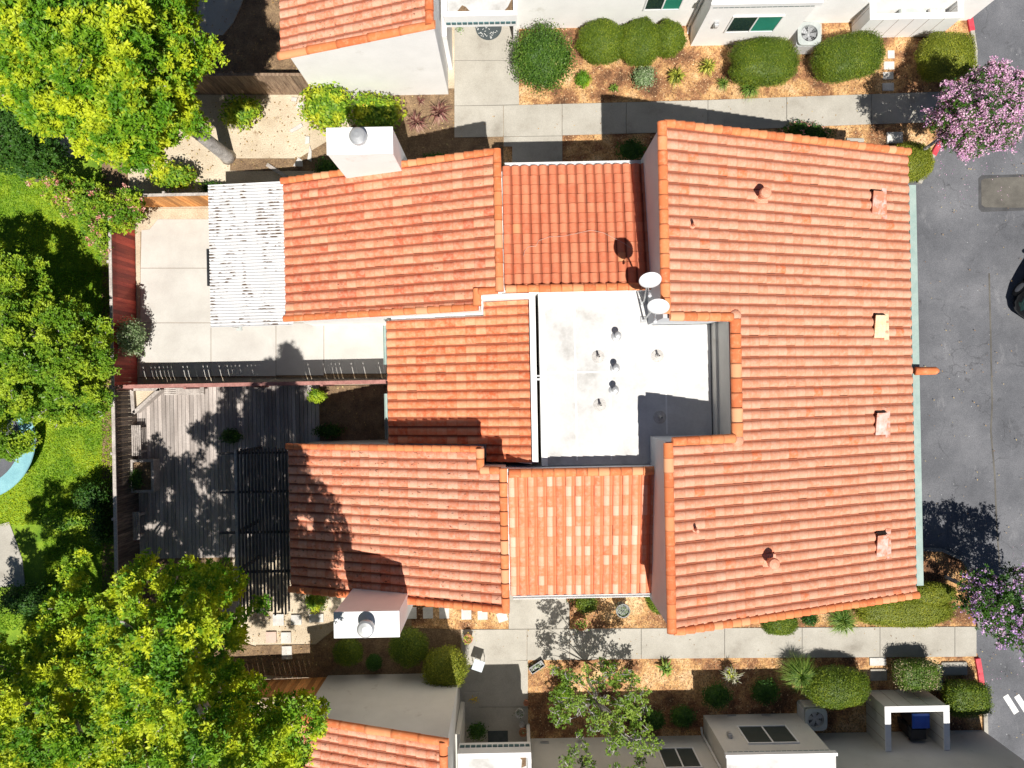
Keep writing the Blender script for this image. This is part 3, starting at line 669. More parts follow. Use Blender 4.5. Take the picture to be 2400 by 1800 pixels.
cap(rA, line(pA, (-.95, 2.86), (-.40, 2.86), dz=.03), .12)
cap(rD, line(pA, (-.32, -2.55), (-.32, -6.92), dz=.03), .13)
cap(rD, line(pA, (-7.72, -1.98), (-1.0, -1.98), dz=.03), .11, name='rake_cap', seg=.33, taper=.82)
cap(rD, line(pA, (-7.72, -6.86), (-.4, -6.86), dz=.03), .12, name='rake_cap', seg=.33, taper=.82)
cap(rD, line(pA, (-1.02, -1.96), (-1.02, -2.6), dz=.04), .13)
cap(rD, line(pA, (-1.0, -2.62), (-.40, -2.62), dz=.03), .12)
cap(rB, line(pB, (-.15, 2.98), (XR - .02, 2.98)), .13, seg=.36)
cap(rE, line(pE, (-.15, -2.80), (XR - .02, -2.80)), .14, seg=.36)
for cy_ in (1.90, -1.80):        # mortar dabbed over the two inner corners of the notch
    m = MB(); m.smooth = True; z_ = pR(6.66, cy_) + .0
    m.lathe((6.66, cy_, z_), [(.20, -.10), (.20, .08), (.15, .17), (.06, .20)], 12); m.build('mortar_patch', MT['vent_orange'], rR)
# white flat roof with its low edge
fl = MB().prism([(.98, -2.66), (XR + .12, -2.66), (XR + .12, -1.78), (6.40, -1.78), (6.40, 1.80), (XR + .12, 1.80), (XR + .12, 2.90), (.98, 2.90)], 3.7, 4.17).build('flat_roof', MT['membrane'], house)
m = MB(); m.box(.90, 1.10, -2.66, 2.90, 3.6, 4.21); m.build('roof_edge', MT['trim'], fl, bevel=.01)
m = MB()
for a in ((2.05, -2.5, 2.05, 2.8), (3.15, -2.5, 3.15, 2.8), (4.95, -1.7, 4.95, 1.75)): m.bar((a[0], a[1], 4.172), (a[2], a[3], 4.172), .05, .008)
m.bar((1.1, .35, 4.172), (6.3, .30, 4.172), .05, .009)
m.build('membrane_seam', MT['trim'], fl)
m = MB(); m.box(.60, .79, -2.52, 2.92, 3.3, 4.42); m.box(-.95, .60, 2.70, 2.86, 4.0, 4.55)
m.build('parapet', MT['stucco'], house)
m = MB(); m.box(6.44, 6.56, -1.76, 1.82, 4.0, 4.62); m.build('notch_ledge', MT['stucco_grey'], house)
m = MB(); m.box(.79, .90, .10, .17, 4.1, 4.24); m.box(.79, .90, .22, .27, 4.1, 4.22); m.build('scupper', MT['metal'], house)
# gutters and fascias
def gutter(p, q, r=.07, mat=None, par=house):
    m = MB(); p = Vector(p); q = Vector(q); e = (q - p).normalized(); s = e.cross(Vector((0, 0, 1)))
    m.bar(p, q, .02, .11); m.bar(p - s * .09, q - s * .09, .015, .10); m.bar(p - s * .045 - Vector((0, 0, .05)), q - s * .045 - Vector((0, 0, .05)), .09, .012)
    return m.build('gutter', mat or MT['fascia'], par)
m = MB(); m.box(XE + .02, XE + .04, -7.0, 6.4, 3.20, 3.50); m.box(XE + .10, XE + .33, -6.95, 6.35, 3.36, 3.44); m.build('fascia_board', MT['fascia'], house)
gutter((-.1, 7.12, 3.80), (XR - .05, 7.12, 3.80), mat=MT['trim'])
gutter((XR - .05, -6.93, 3.78), (-.1, -6.93, 3.78), mat=MT['trim'])
gutter((-4.30, -1.8, 2.56), (-4.30, -.25, 2.56)); gutter((-4.30, .75, 2.56), (-4.30, 2.1, 2.56))
# round barrel tile that ends the party wall over the road side
m = MB(); m.smooth = True; m.tube([(XE + .1, .17, 3.60), (XE + .78, .17, 3.57), (XE + .88, .17, 3.54)], [.135, .13, .07], 14); m.a = {'rnd': [.4] * len(m.v), 's': [1] * len(m.v)}; m.build('party_wall_cap', MT['cap'], house)
# chimneys
def chimney(y0, y1, x0, x1, fx, fy):
    c = MB(); c.box(x0, x1, y0, y1, 0, 6.1); far = 1 if y0 > 0 else -1
    o = c.build('chimney', MT['stucco'], house)
    s = MB(); s.box(x0 - .02, x1 + .02, y0 - .02, y1 + .02, 6.06, 6.125); s.build('crown_cap', MT['trim'], o, bevel=.01)
    f = MB(); f.smooth = True
    f.lathe((fx, fy, 6.12), [(.19, 0), (.19, .12), (.235, .14), (.235, .20), (.25, .22), (.25, .34), (.20, .38), (.08, .40)], 24)
    f.build('flue_cap', MT['metal'], o, smooth=False)
chimney(6.86, 7.62, -5.30, -3.38, -4.33, 7.27)
chimney(-7.36, -6.62, -5.36, -3.46, -4.38, -7.02)
# round vents, small pipes and low vents on the right hand roof
for px, py in ((1781, 462), (1800, 1312)):
    p = on(px, py, pR); m = MB(); m.smooth = True
    m.box(p.x - .2, p.x + .22, p.y - .2, p.y + .2, p.z - .08, p.z + .09)
    o = m.build('roof_vent', MT['vent_orange'], house, smooth=False, bevel=.02)
    m = MB(); m.lathe((p.x, p.y, p.z + .05), [(.10, 0), (.10, .34), (.17, .36), (.175, .44), (.15, .50), (.06, .53)], 20); m.build('vent_hood', MT['vent_orange'], o)
for px, py in ((1622, 530), (1628, 1240)):
    p = on(px, py, pR); m = MB(); m.lathe((p.x, p.y, p.z - .05), [(.09, 0), (.085, .12), (.045, .15), (.045, .42)], 12); m.build('vent_pipe', MT['vent_orange'], house, smooth=False)
for i, (px, py) in enumerate(((2052, 478), (2057, 766), (2060, 993), (2062, 1277))):
    p = on(px, py, pR); s = .348; vm = MT['vent_cream'] if i == 1 else MT['vent_pink']; m = MB()
    def low(x, y, h): return (p.x + x, p.y + y, p.z - s * x + h)
    # a low hood: open at the far end, sloping into the tiles at the near one
    m.add([low(-.20, -.36, .10), low(.22, -.36, .10), low(.22, .36, .24), low(-.20, .36, .24), low(-.20, -.36, .0), low(.22, -.36, .0), low(.22, .36, .20), low(-.20, .36, .20)],
          [(0, 1, 2, 3), (7, 6, 5, 4), (0, 4, 5, 1), (1, 5, 6, 2), (2, 6, 7, 3), (3, 7, 4, 0)])
    m.add([low(.20, -.48, .085), low(.40, -.48, .085), low(.40, .52, .085), low(.20, .52, .085), low(.20, -.48, .0), low(.40, -.48, .0), low(.40, .52, .0), low(.20, .52, .0)],
          [(0, 1, 2, 3), (7, 6, 5, 4), (0, 4, 5, 1), (1, 5, 6, 2), (2, 6, 7, 3), (3, 7, 4, 0)])
    o = m.build('dormer_vent', vm, house, bevel=.012)
    m = MB(); m.add([low(-.17, .345, .02), low(.2, .345, .02), low(.2, .375, .19), low(-.17, .375, .19), low(-.19, .45, .075), low(.17, .45, .075)], [(0, 1, 2, 3), (3, 2, 5, 4)]); m.build('vent_opening', MT['dark'], o)
# on the flat roof
for px, py in ((1448, 786), (1444, 862), (1442, 914)):
    p = W(px, py, 4.5); m = MB(); m.smooth = True
    m.lathe((p.x, p.y, 4.17), [(.17, 0), (.15, .02), (.075, .05), (.07, .32), (.10, .33), (.11, .38), (.085, .42), (.03, .435)], 18); m.build('mushroom_vent', MT['metal'], house, smooth=False)
for px, py in ((1402, 836), (1541, 834), (1406, 949), (1547, 978)):
    p = W(px, py, 4.2); m = MB()
    m.lathe((p.x, p.y, 4.17), [(.21, 0), (.20, .012), (.07, .03), (.06, .10), (.035, .11), (.035, .34), (.026, .34), (.026, .20)], 18); m.build('vent_pipe', MT['pot_pale'], house, smooth=False)
# coax cable lying over the link roof
m = MB(); pts = [on(x, y, pB) + Vector((0, 0, .11)) for x, y in ((1256, 578), (1262, 566), (1285, 557), (1320, 555), (1350, 549), (1385, 541), (1415, 548), (1440, 561), (1462, 572), (1480, 585))]
m.tube(pts, .006, 6); pts = [on(x, y, pB) + Vector((0, 0, .11)) for x, y in ((1227, 602), (1229, 590), (1238, 580), (1256, 578))]; m.tube(pts, .006, 6)
m.build('coax_cable', MT['stone_pink'], house)

# ---- satellite dishes beside the ridge wall
def dish(label, px, py, z, foot, rx=.31, tilt=(-.05, -.95)):
    c = W(px, py, z); f = Vector(foot); t = thing('satellite_dish', label, 'satellite dish', f, None)
    nrm = Vector((tilt[0], tilt[1], .62)).normalized(); a = nrm.cross(Vector((0, 0, 1))).normalized(); b = a.cross(nrm).normalized()
    m = MB(); m.smooth = True; vs = [c - nrm * .045]; fs = []; nr, nn = 4, 28
    for i in range(1, nr + 1):
        for k in range(nn):
            q = 2 * math.pi * k / nn; r = rx * i / nr; vs.append(c + a * r * math.cos(q) + b * r * 1.06 * math.sin(q) + nrm * (.045 * (i / nr) ** 2 - .045))
    for k in range(nn): fs.append((0, 1 + k, 1 + (k + 1) % nn))
    for i in range(nr - 1):
        for k in range(nn): fs.append((1 + i * nn + k, 1 + (i + 1) * nn + k, 1 + (i + 1) * nn + (k + 1) % nn, 1 + i * nn + (k + 1) % nn))
    off = len(vs); vs += [v - nrm * .012 for v in vs]; fs += [tuple(i + off for i in reversed(g)) for g in fs]
    last = 1 + (nr - 1) * nn
    fs += [(last + k, last + (k + 1) % nn, last + (k + 1) % nn + off, last + k + off)[::-1] for k in range(nn)]
    m.add(vs, fs); m.build('reflector', MT['metal_white'], t)
    m = MB(); m.tube([f, f + Vector((0, 0, .30)), c - nrm * .16 - Vector((0, 0, .1)), c - nrm * .05], [.028, .028, .028, .035], 10); m.box(f.x - .09, f.x + .09, f.y - .09, f.y + .09, f.z - .02, f.z + .03); m.build('mast', MT['metal'], t)
    e = c + nrm * .34 - b * .26; m = MB(); m.tube([c - b * rx, e], .014, 6); m.build('feed_arm', MT['metal'], t)
    m = MB(); m.tube([e + b * .02 - nrm * .05, e + b * .05 + nrm * .05], .045, 10); m.build('receiver_head', MT['metal_white'], t)
dish('upper white satellite dish beside the ridge wall, at the corner of the terracotta link roof', 1524, 657, 7.25, (4.24, 2.55, 4.19))
dish('lower white satellite dish standing closest to the corner of the white flat roof', 1543, 719, 6.95, (4.26, 1.98, 4.19), tilt=(-.22, -.9))

# ---- lean-to cover of the upper patio
cov = thing('patio_cover', 'white corrugated patio cover stained with fallen leaf litter, beside the orange roof', 'patio cover', (-9.1, 4.7, 0))
m = MB(); T = []; x0, x1, y0, y1 = -10.5, -7.52, 2.18, 7.16; nC = 46; V = []; Fq = []
zc = lambda x: 2.14 + .10 * (x - x0)
ns = nC * 8
for xi, x in enumerate((x0, (x0 + x1) / 2, x1)):
    for i in range(ns + 1):
        h = math.cos(2 * math.pi * i / 8) * .016; V.append((x, y0 + (y1 - y0) * i / ns, zc(x) + h + .02)); T.append(.5 - .5 * math.cos(2 * math.pi * i / 8))
for xi in range(2):
    for i in range(ns): a = xi * (ns + 1) + i; Fq.append((a, a + ns + 1, a + ns + 2, a + 1))
m.v = V; m.f = Fq; m.a['t'] = T; m.build('corrugated_sheet', MT['corr'], cov)
m = MB()
for x in (x0 + .15, -9.0, -7.62): m.bar((x, y0 + .05, zc(x) - .07), (x, y1 - .05, zc(x) - .07), .09, .12)
m.build('beam', MT['trim'], cov)
for y in (2.35, 4.7, 7.0):
    m = MB(); m.box(x0 + .1, x0 + .2, y - .05, y + .05, .05, 2.02); m.build('post', MT['trim'], cov)
m = MB(); m.box(x0 - .13, x0 - .06, 3.65, 4.95, 2.0, 2.09); m.build('rolled_blind', MT['black'], cov)

# ================================================================== NEIGHBOURING HOUSES
def window(parent, x0, x1, z0, z1, Y, out, g1, g2, name='window'):
    """sliding window in a wall facing out (+1: towards -y, -1: towards +y)"""
    o_ = -out; m = MB(); t = .05
    yo = lambda d: Y + o_ * d
    def bx(a, b, c, d, e, f): m.box(a, b, min(yo(e), yo(f)), max(yo(e), yo(f)), c, d)
    bx(x0 - t, x1 + t, z0 - t, z0, -.05, .05); bx(x0 - t, x1 + t, z1, z1 + t, -.05, .05)
    bx(x0 - t, x0, z0, z1, -.05, .05); bx(x1, x1 + t, z0, z1, -.05, .05); xm = (x0 + x1) / 2; bx(xm - .025, xm + .025, z0, z1, -.05, .045)
    w_ = m.build(name, MT['trim'], parent)
    for a, b, g in ((x0, xm - .025, g1), (xm + .025, x1, g2)):
        m = MB(); m.box(a, b, min(yo(.012), yo(.02)), max(yo(.012), yo(.02)), z0, z1); m.build('pane', g, w_)
    return w_
def dentils(parent, x0, x1, Y, z0, z1, out):
    m = MB(); x = x0; y_a = Y - out * .0; s = -out
    while x < x1 - .05:
        m.box(x, min(x + .15, x1), min(Y, Y + s * .03), max(Y, Y + s * .03), z0, z1); x += .185
    return m.build('tile_band', MT['dentil'], parent)
def neighbour(side):
    n = side > 0; Y = lambda a: a if n else -a; wm = MT['stucco'] if n else MT['stucco_grey']
    t = thing('neighbour_house', 'white stucco house above the clipped hedges, its wall and windows in full sun' if n else
              'pale stucco house along the bottom of the picture, its shaded wall behind the mulch bed', 'house', (4, Y(17), 0))
    out = 1 if n else -1
    def B(x0, x1, a, b, z0, z1): return (x0, x1, min(Y(a), Y(b)), max(Y(a), Y(b)), z0, z1)
    gy = 11.05 if n else 10.93
    # gable end with a single slope of tiles
    pg = lambda x, y: 5.2 + .355 * (x + 2.15)
    walls(t, [(-7.2, Y(gy)), (-2.2, Y(gy)), (-2.2, Y(gy + 6)), (-7.2, Y(gy + 6))], lambda x, y: pg(x, y) - .1, wm)
    r0 = gy + .02
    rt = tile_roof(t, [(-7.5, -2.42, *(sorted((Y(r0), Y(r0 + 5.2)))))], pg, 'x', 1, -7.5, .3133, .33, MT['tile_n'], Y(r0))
    cap(rt, line(pg, (-7.55, Y(gy + .02)), (-2.2, Y(gy + .02)), dz=.02), .14, name='rake_cap', seg=1.2 if n else .9)
    cap(rt, line(pg, (-2.32, Y(gy)), (-2.32, Y(gy + 5.2)), dz=.03), .14)
    # porch with a low parapet
    m = MB(); m.box(*B(-2.05, .40, 12.32, 17, 2.62, 3.05)); m.build('porch_roof', MT['membrane'], t)
    m = MB(); m.box(*B(-2.05, .40, 12.30, 12.46, 2.60, 3.32)); m.box(*B(.28, .40, 12.46, 17, 2.60, 3.30)); m.box(*B(-2.05, -1.93, 12.46, 17, 2.60, 3.30)); m.build('parapet', MT['trim'], t)
    dentils(t, -2.0, .36, Y(12.30), 2.80, 2.92, out)
    m = MB(); m.box(*B(-2.18, -2.02, 12.0, 13.5, 0, 2.6)); m.build('porch_wall', wm, t)
    m = MB(); m.box(*B(.30, .42, 12.9, 13.5, 0, 2.6)); m.build('porch_wall', wm, t)
    # long main wall, and the bay in front of it
    walls(t, [(.42, Y(13.47)), (17.6, Y(13.47)), (17.6, Y(22)), (.42, Y(22))], 3.4, wm)
    walls(t, [(7.02, Y(12.7)), (10.62, Y(12.7)), (10.62, Y(13.5)), (7.02, Y(13.5))], 3.02, wm)
    m = MB(); m.box(*B(6.98, 10.66, 12.66, 13.46, 3.02, 3.10)); m.build('flat_roof', MT['membrane'], t)
    m = MB(); m.box(*B(6.94, 10.70, 12.60, 12.70, 2.98, 3.16)); m.build('coping', MT['trim'], t)
    dentils(t, 7.1, 10.55, Y(12.70), 2.80, 2.92, out)
    if n:
        window(t, 5.05, 6.28, 1.32, 2.4, Y(13.47), out, MT['glass'], MT['glass_green'])
        window(t, 8.02, 9.72, 1.14, 2.18, Y(12.70), out, MT['glass'], MT['glass_green'])
    else:
        window(t, 5.10, 6.32, 1.04, 2.3, Y(13.47), out, MT['screen'], MT['screen'])
        window(t, 8.02, 9.72, 1.08, 2.25, Y(12.70), out, MT['screen'], MT['screen'])
    m = MB(); X = 6.95; m.tube([(X, Y(13.40), .06), (X, Y(13.40), 3.3)], .04, 8); m.tube([(X, Y(13.40), .10), (X - .02, Y(13.15), .05)], .04, 8); m.build('downspout', MT['trim'], t)
    m = MB()
    for x in ((.8, 2.2, 4.0, 5.0) if not n else ()): m.box(*B(x, x + .32, 13.42, 13.47, .35, .45))
    for x in ((7.9, 9.2) if not n else (8.9,)): m.box(*B(x, x + .32, 12.66, 12.70, .12, .20))
    m.build('foundation_vent', MT['metal'], t)
    m = MB(); m.box(*B(7.42, 7.58, 12.56, 12.70, 1.62, 1.86)); o = m.build('wall_light', MT['metal'], t, bevel=.02)
    m = MB(); m.box(*B(7.45, 7.55, 12.53, 12.57, 1.66, 1.80)); m.build('lens', MT['pot_pale'], o)
    return t
neighbour(1); neighbour(-1)
# leaf litter lying on the two porch roofs
def litter(poly, z, label):
    m = MB(); P = [W(*p, z) for p in poly]; c = sum(P, Vector()) / len(P)
    m.add([(p.x, p.y, z) for p in P] + [(c.x, c.y, z + .02)], [(i, (i + 1) % len(P), len(P)) for i in range(len(P))])
    m.build('leaf_litter', MT['soil'], label=label, cat='leaf litter')
litter([(1054, 31), (1072, 26), (1083, 12), (1092, 16), (1100, 25), (1122, 31), (1090, 32)], 3.06, 'brown leaf litter heaped left of centre on the white porch roof at the top')
litter([(1176, 31), (1190, 16), (1198, 0), (1206, -8), (1206, 31)], 3.06, 'brown leaf litter in the right corner of the white porch roof at the top')
litter([(1088, 1764), (1110, 1770), (1150, 1771), (1168, 1764), (1190, 1766), (1170, 1775), (1120, 1776)], 3.06, 'thin brown leaf litter along the edge of the porch roof at the bottom')
litter([(1205, 1764), (1233, 1764), (1233, 1795), (1222, 1800), (1226, 1780)], 3.06, 'brown leaf litter in the corner of the porch roof at the bottom')

# ---- bin enclosures
def enclosure(side, label):
    n = side > 0; Y = lambda a: a if n else -a; hgt = 1.5; wm = MT['trim'] if n else MT['stucco_grey']
    xa, xb, ya, yb = (13.15, 16.45, 12.92, 13.47) if n else (13.20, 15.45, 11.90, 13.45)
    xa, xb = (13.15, 16.45) if n else (13.20, 15.45)
    ya = 12.88 if n else 11.88
    t = thing('bin_enclosure', label, 'bin enclosure', ((xa + xb) / 2, Y(ya + .6), 0))
    def B(x0, x1, a, b, z0, z1): return (x0, x1, min(Y(a), Y(b)), max(Y(a), Y(b)), z0, z1)
    yb = 14.6 if n else 13.46
    for a, b, c, d in ((xa, xb, ya, ya + .14), (xa, xa + .14, ya + .14, yb), (xb - .14, xb, ya + .14, yb)):
        m = MB(); m.box(*B(a, b, c, d, 0, hgt - .04))
        # grooves of the boards
        o = m.build('panel_wall', MT['stucco_grey'] if not n else MT['trim'], t)
        g = MB()
        if b - a > .5:
            x = a + .5
            while x < b - .1: g.box(*B(x, x + .014, c - .004, c, .05, hgt - .06)); x += .55
        else:
            for s in (a - .004, b):
                y = c + .3
                while y < d: g.box(*B(s, s + .004, y, y + .014, .05, hgt - .06)); y += .4
        g.build('board_joint', MT['oldwood'], o)
    m = MB(); m.box(*B(xa - .04, xb + .04, ya - .04, ya + .18, hgt - .04, hgt)); m.box(*B(xa - .04, xa + .18, ya + .18, yb, hgt - .04, hgt)); m.box(*B(xb - .18, xb + .04, ya + .18, yb, hgt - .04, hgt))
    m.build('coping', MT['trim'], t, bevel=.01)
enclosure(1, 'white walled bin enclosure with grey bins inside, beside the road at the top')
enclosure(-1, 'three-sided bin enclosure with white coping round a blue-lidded bin')
def bin_(label, x, y, w_, d, h, body, lid, face):
    t = thing('wheelie_bin', label, 'bin', (x, y, 0))
    m = MB(); a = .82
    vs = [(x + sx * w_ / 2 * k, y + sy * d / 2 * k, z) for z, k in ((.06, a), (h * .9, 1)) for sx, sy in ((-1, -1), (1, -1), (1, 1), (-1, 1))]
    m.add(vs, [(3, 2, 1, 0), (4, 5, 6, 7), (0, 1, 5, 4), (1, 2, 6, 5), (2, 3, 7, 6), (3, 0, 4, 7)]); m.box(x - w_ / 2 - .02, x + w_ / 2 + .02, y - d / 2 - .02, y + d / 2 + .02, h * .86, h * .9)
    m.build('body', body, t, bevel=.03)
    m = MB(); e = .03; z = h * .905
    m.add([(x - w_ / 2 - e, y - d / 2 - e, z), (x + w_ / 2 + e, y - d / 2 - e, z), (x + w_ / 2 + e, y + d / 2 + e, z), (x - w_ / 2 - e, y + d / 2 + e, z),
           (x - w_ / 2 + .02, y - d / 2 + .02, z + .08), (x + w_ / 2 - .02, y - d / 2 + .02, z + .08), (x + w_ / 2 - .02, y + d / 2 - .02, z + .1), (x - w_ / 2 + .02, y + d / 2 - .02, z + .1)],
          [(3, 2, 1, 0), (4, 5, 6, 7), (0, 1, 5, 4), (1, 2, 6, 5), (2, 3, 7, 6), (3, 0, 4, 7)]); m.build('lid', lid, t, bevel=.02)
    m = MB(); yy = y - face * (d / 2 + .05); m.tube([(x - w_ / 2, yy, h * .84), (x + w_ / 2, yy, h * .84)], .018, 8); m.build('handle', body, t)
    for s in (-1, 1):
        m = MB(); xx = x + s * w_ * .42; m.tube([(xx - .03, y - face * d * .36, .11), (xx + .03, y - face * d * .36, .11)], .11, 14); m.build('wheel', MT['tyre'], t)
bin_('black recycling bin with a bright blue lid in the enclosure', 14.72, -12.62, .60, .50, 1.12, MT['black'], MT['blue'], -1)
bin_('plain black bin standing beside the blue-lidded one, nearer the house wall', 14.66, -13.14, .60, .42, .98, MT['black'], MT['black'], -1)
bin_('bin with a green lid behind the blue-lidded one', 14.45, -12.16 + .0, .5, .22, 1.0, MT['green_plastic'], MT['green_plastic'], -1)
bin_('wide grey bin with a curved lid inside the white enclosure', 14.95, 13.5, .95, .62, 1.05, MT['acmetal'], MT['acmetal'], 1)
bin_('smaller pale grey bin right of the wide one in the white enclosure', 15.85, 13.5, .58, .62, 1.02, MT['metal_white'], MT['pot_pale'], 1)

# ---- air conditioning units
def ac(label, px, py, s=.84, h=.86, rot=0.0, open_side=-1):
    p = W(px, py, h); t = thing('air_conditioner', label, 'air conditioner', (p.x, p.y, 0)); x, y = p.x, p.y; r = s / 2
    m = MB(); poly = []
    for cx, cy, a0 in ((r - .12, r - .12, 0), (-r + .12, r - .12, 90), (-r + .12, -r + .12, 180), (r - .12, -r + .12, 270)):
        for k in range(5): a = math.radians(a0 + 22.5 * k); poly.append((x + cx + .12 * math.cos(a), y + cy + .12 * math.sin(a)))
    m.prism(poly, .08, h - .17)
    body = m.build('casing', MT['acmetal'], t)
    m = MB()
    for k in range(15):
        q = -r + .08 + k * (s - .16) / 14
        for z0, z1 in ((.14, h - .12),):
            m.box(x + q - .012, x + q + .012, y - r - .012, y - r + .005, z0, z1); m.box(x + q - .012, x + q + .012, y + r - .005, y + r + .012, z0, z1)
            m.box(x - r - .012, x - r + .005, y + q - .012, y + q + .012, z0, z1); m.box(x + r - .005, x + r + .012, y + q - .012, y + q + .012, z0, z1)
    m.build('louvre', MT['metal_white'], body)
    m = MB(); ri = r * .74; n = 40; vs = []; fs = []
    ring = [(x + ri * math.cos(2 * math.pi * k / n), y + ri * math.sin(2 * math.pi * k / n)) for k in range(n)]
    outp = []
    for k in range(n):
        a = 2 * math.pi * k / n; e = 5; q = (abs(math.cos(a)) ** e + abs(math.sin(a)) ** e) ** (-1 / e) * (r + .01); outp.append((x + q * math.cos(a), y + q * math.sin(a)))
    vs = [(a, b, h) for a, b in outp] + [(a, b, h + .015) for a, b in ring] + [(a, b, h - .06) for a, b in outp] + [(a, b, h - .16) for a, b in ring]
    for k in range(n): j = (k + 1) % n; fs += [(k, j, n + j, n + k), (2 * n + k, 2 * n + j, j, k), (n + k, n + j, 3 * n + j, 3 * n + k)]
    fs.append(tuple(3 * n + k for k in range(n))); m.add(vs, fs); m.build('top_cover', MT['acmetal'], t)
    m = MB(); m.lathe((x, y, h - .155), [(ri - .01, 0), (ri - .01, .01)], 32); m.build('fan_well', MT['dark'], t)
    m = MB()
    for k in range(5):
        a = 2 * math.pi * k / 5 + rot; d = Vector((math.cos(a), math.sin(a), 0)); s_ = Vector((-d.y, d.x, 0)); c = Vector((x, y, h - .10))
        m.add([c + d * .05 - s_ * .04, c + d * ri * .92 - s_ * .13 + Vector((0, 0, .03)), c + d * ri * .92 + s_ * .09 - Vector((0, 0, .02)), c + d * .05 + s_ * .04], [(0, 1, 2, 3)])
    m.lathe((x, y, h - .14), [(.07, 0), (.07, .07), (.03, .085)], 14); m.build('fan', MT['metal'], t)
    m = MB()
    for q in (.3, .55, .8, .98):
        pts = [Vector((x + ri * q * math.cos(2 * math.pi * k / 28), y + ri * q * math.sin(2 * math.pi * k / 28), h + .01)) for k in range(29)]
        m.tube(pts, .005, 4, cap=False)
    for k in range(12): a = 2 * math.pi * k / 12; m.tube([(x + .06 * math.cos(a), y + .06 * math.sin(a), h + .012), (x + ri * math.cos(a), y + ri * math.sin(a), h + .012)], .0045, 4)
    m.build('fan_guard', MT['metal'], t)
    return t
ac('grey air conditioner standing between two clipped hedges against the sunlit white wall', 1897, 78)
ac('air conditioner in the shade beside the bay, next to the dome shrub', 1913, 1687, .80, .86, .5)
m = MB(); a = G(1845, 55); m.box(10.9, 12.0, 12.75, 13.44, .0, .09); m.build('equipment_pad', MT['concrete'], label='concrete pad under the sunlit air conditioner by the white wall', cat='concrete pad')

# ================================================================== FENCES
def fence(name, label, p, q, h, mat, bw=.14, gap=.004, capmat=None, capw=.12, rail_side=1, posts=2.4, top_j=.015, gaps=None, z0=.03):
    p = Vector((*p, 0)); q = Vector((*q, 0)); L = (q - p).length; e = (q - p) / L; s = Vector((-e.y, e.x, 0)) * rail_side
    t = thing(name, label, 'fence', (p + q) / 2); m = MB(); x = 0; BR = []
    while x < L - .02:
        b = min(bw, L - x); a = p + e * (x + b / 2) + Vector((0, 0, z0)); hh = h - .03 + random.uniform(-top_j, top_j) - (.03 if capmat else 0)
        off = s * random.uniform(-.004, .004); m.bar(a + off, a + off + Vector((0, 0, hh - z0)), b - .001, .018, up=tuple(s)); BR += [random.uniform(.06, 1)] * 8; x += b + (gaps() if gaps else gap)
    m.a['rnd'] = BR; m.build('boards', mat, t)
    for z in (.3, h - .28):
        m = MB(); m.bar(p + s * .045 + Vector((0, 0, z)), q + s * .045 + Vector((0, 0, z)), .045, .09); m.build('rail', capmat or mat, t)
    n = max(1, round(L / posts))
    for i in range(n + 1):
        c = p + e * (L * i / n) + s * .075; m = MB(); m.box(c.x - .045, c.x + .045, c.y - .045, c.y + .045, 0, h + .02); m.build('post', capmat or mat, t)
    if capmat:
        m = MB(); m.bar(p + Vector((0, 0, h - .015)), q + Vector((0, 0, h - .015)), capw, .035); m.build('top_rail', capmat, t)
    return t
fx = -14.22
fence('wooden_fence', 'red stained board fence at the left end of the pale patio', (fx, .2), (fx, 6.85), 1.72, MT['redwood'], .15, .003, rail_side=1, capmat=MT['greywood'], capw=.10)
fence('wooden_fence', 'weathered dark board fence at the left end of the shaded deck', (fx, -9.2), (fx, .12), 1.72, MT['fencewood'], .15, .006, rail_side=1, capmat=MT['greywood'], capw=.12)
fence('wooden_fence', 'sunlit orange cedar fence along the top of the pale patio', (fx + .05, 6.98), (-10.4, 6.98), 1.70, MT['cedar'], .15, .004, rail_side=1, capmat=MT['greywood'], capw=.10)
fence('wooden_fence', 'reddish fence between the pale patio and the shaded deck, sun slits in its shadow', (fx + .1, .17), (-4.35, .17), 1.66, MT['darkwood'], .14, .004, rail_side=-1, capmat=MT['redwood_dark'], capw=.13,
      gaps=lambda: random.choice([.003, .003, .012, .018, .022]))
fence('wooden_fence', 'brown board fence under the large yellow-green tree, meeting the white gable wall', (-12.4, 11.25), (-7.15, 11.15), 1.75, MT['oldwood'], .19, .006, rail_side=1, capmat=MT['oldwood'], capw=.10)
fence('wooden_fence', 'orange brown board fence beside the beige gable wall at the bottom', (-11.5, -11.1), (-7.15, -11.0), 1.75, MT['cedar'], .19, .006, rail_side=-1, capmat=MT['oldwood'], capw=.10)
# wire fence on its posts at the upper left, beyond the red boards
# gravel strip round the patio
slab('gravel_strip', [(326, 489), (490, 489), (490, 514), (372, 514), (350, 540), (326, 545)], -.05, .05, MT['dirt'])
slab('gravel_strip', [(322, 545), (331, 545), (328, 884), (322, 884)], -.05, .05, MT['dirt'])

# ================================================================== THE DECK'S FURNITURE
def slatted(name, label, x0, x1, y0, y1, h, n, along='y', cat='bench'):
    t = thing(name, label, cat, ((x0 + x1) / 2, (y0 + y1) / 2, .12)); m = MB()
    for i in range(n):
        if along == 'y': w_ = (x1 - x0) / n; m.box(x0 + i * w_ + .012, x0 + (i + 1) * w_ - .012, y0, y1, h - .035, h)
        else: w_ = (y1 - y0) / n; m.box(x0, x1, y0 + i * w_ + .012, y0 + (i + 1) * w_ - .012, h - .035, h)
    m.build('seat', MT['greywood'], t)
    for a in ((0.12), (.88)):
        m = MB()
        if along == 'y': y = y0 + (y1 - y0) * a; m.box(x0 + .02, x1 - .02, y - .04, y + .04, .12, h - .035)
        else: x = x0 + (x1 - x0) * a; m.box(x - .04, x + .04, y0 + .02, y1 - .02, .12, h - .035)
        m.build('leg', MT['greywood'], t)
def gp_(px, py, z): p = W(px, py, z); return p.x, p.y
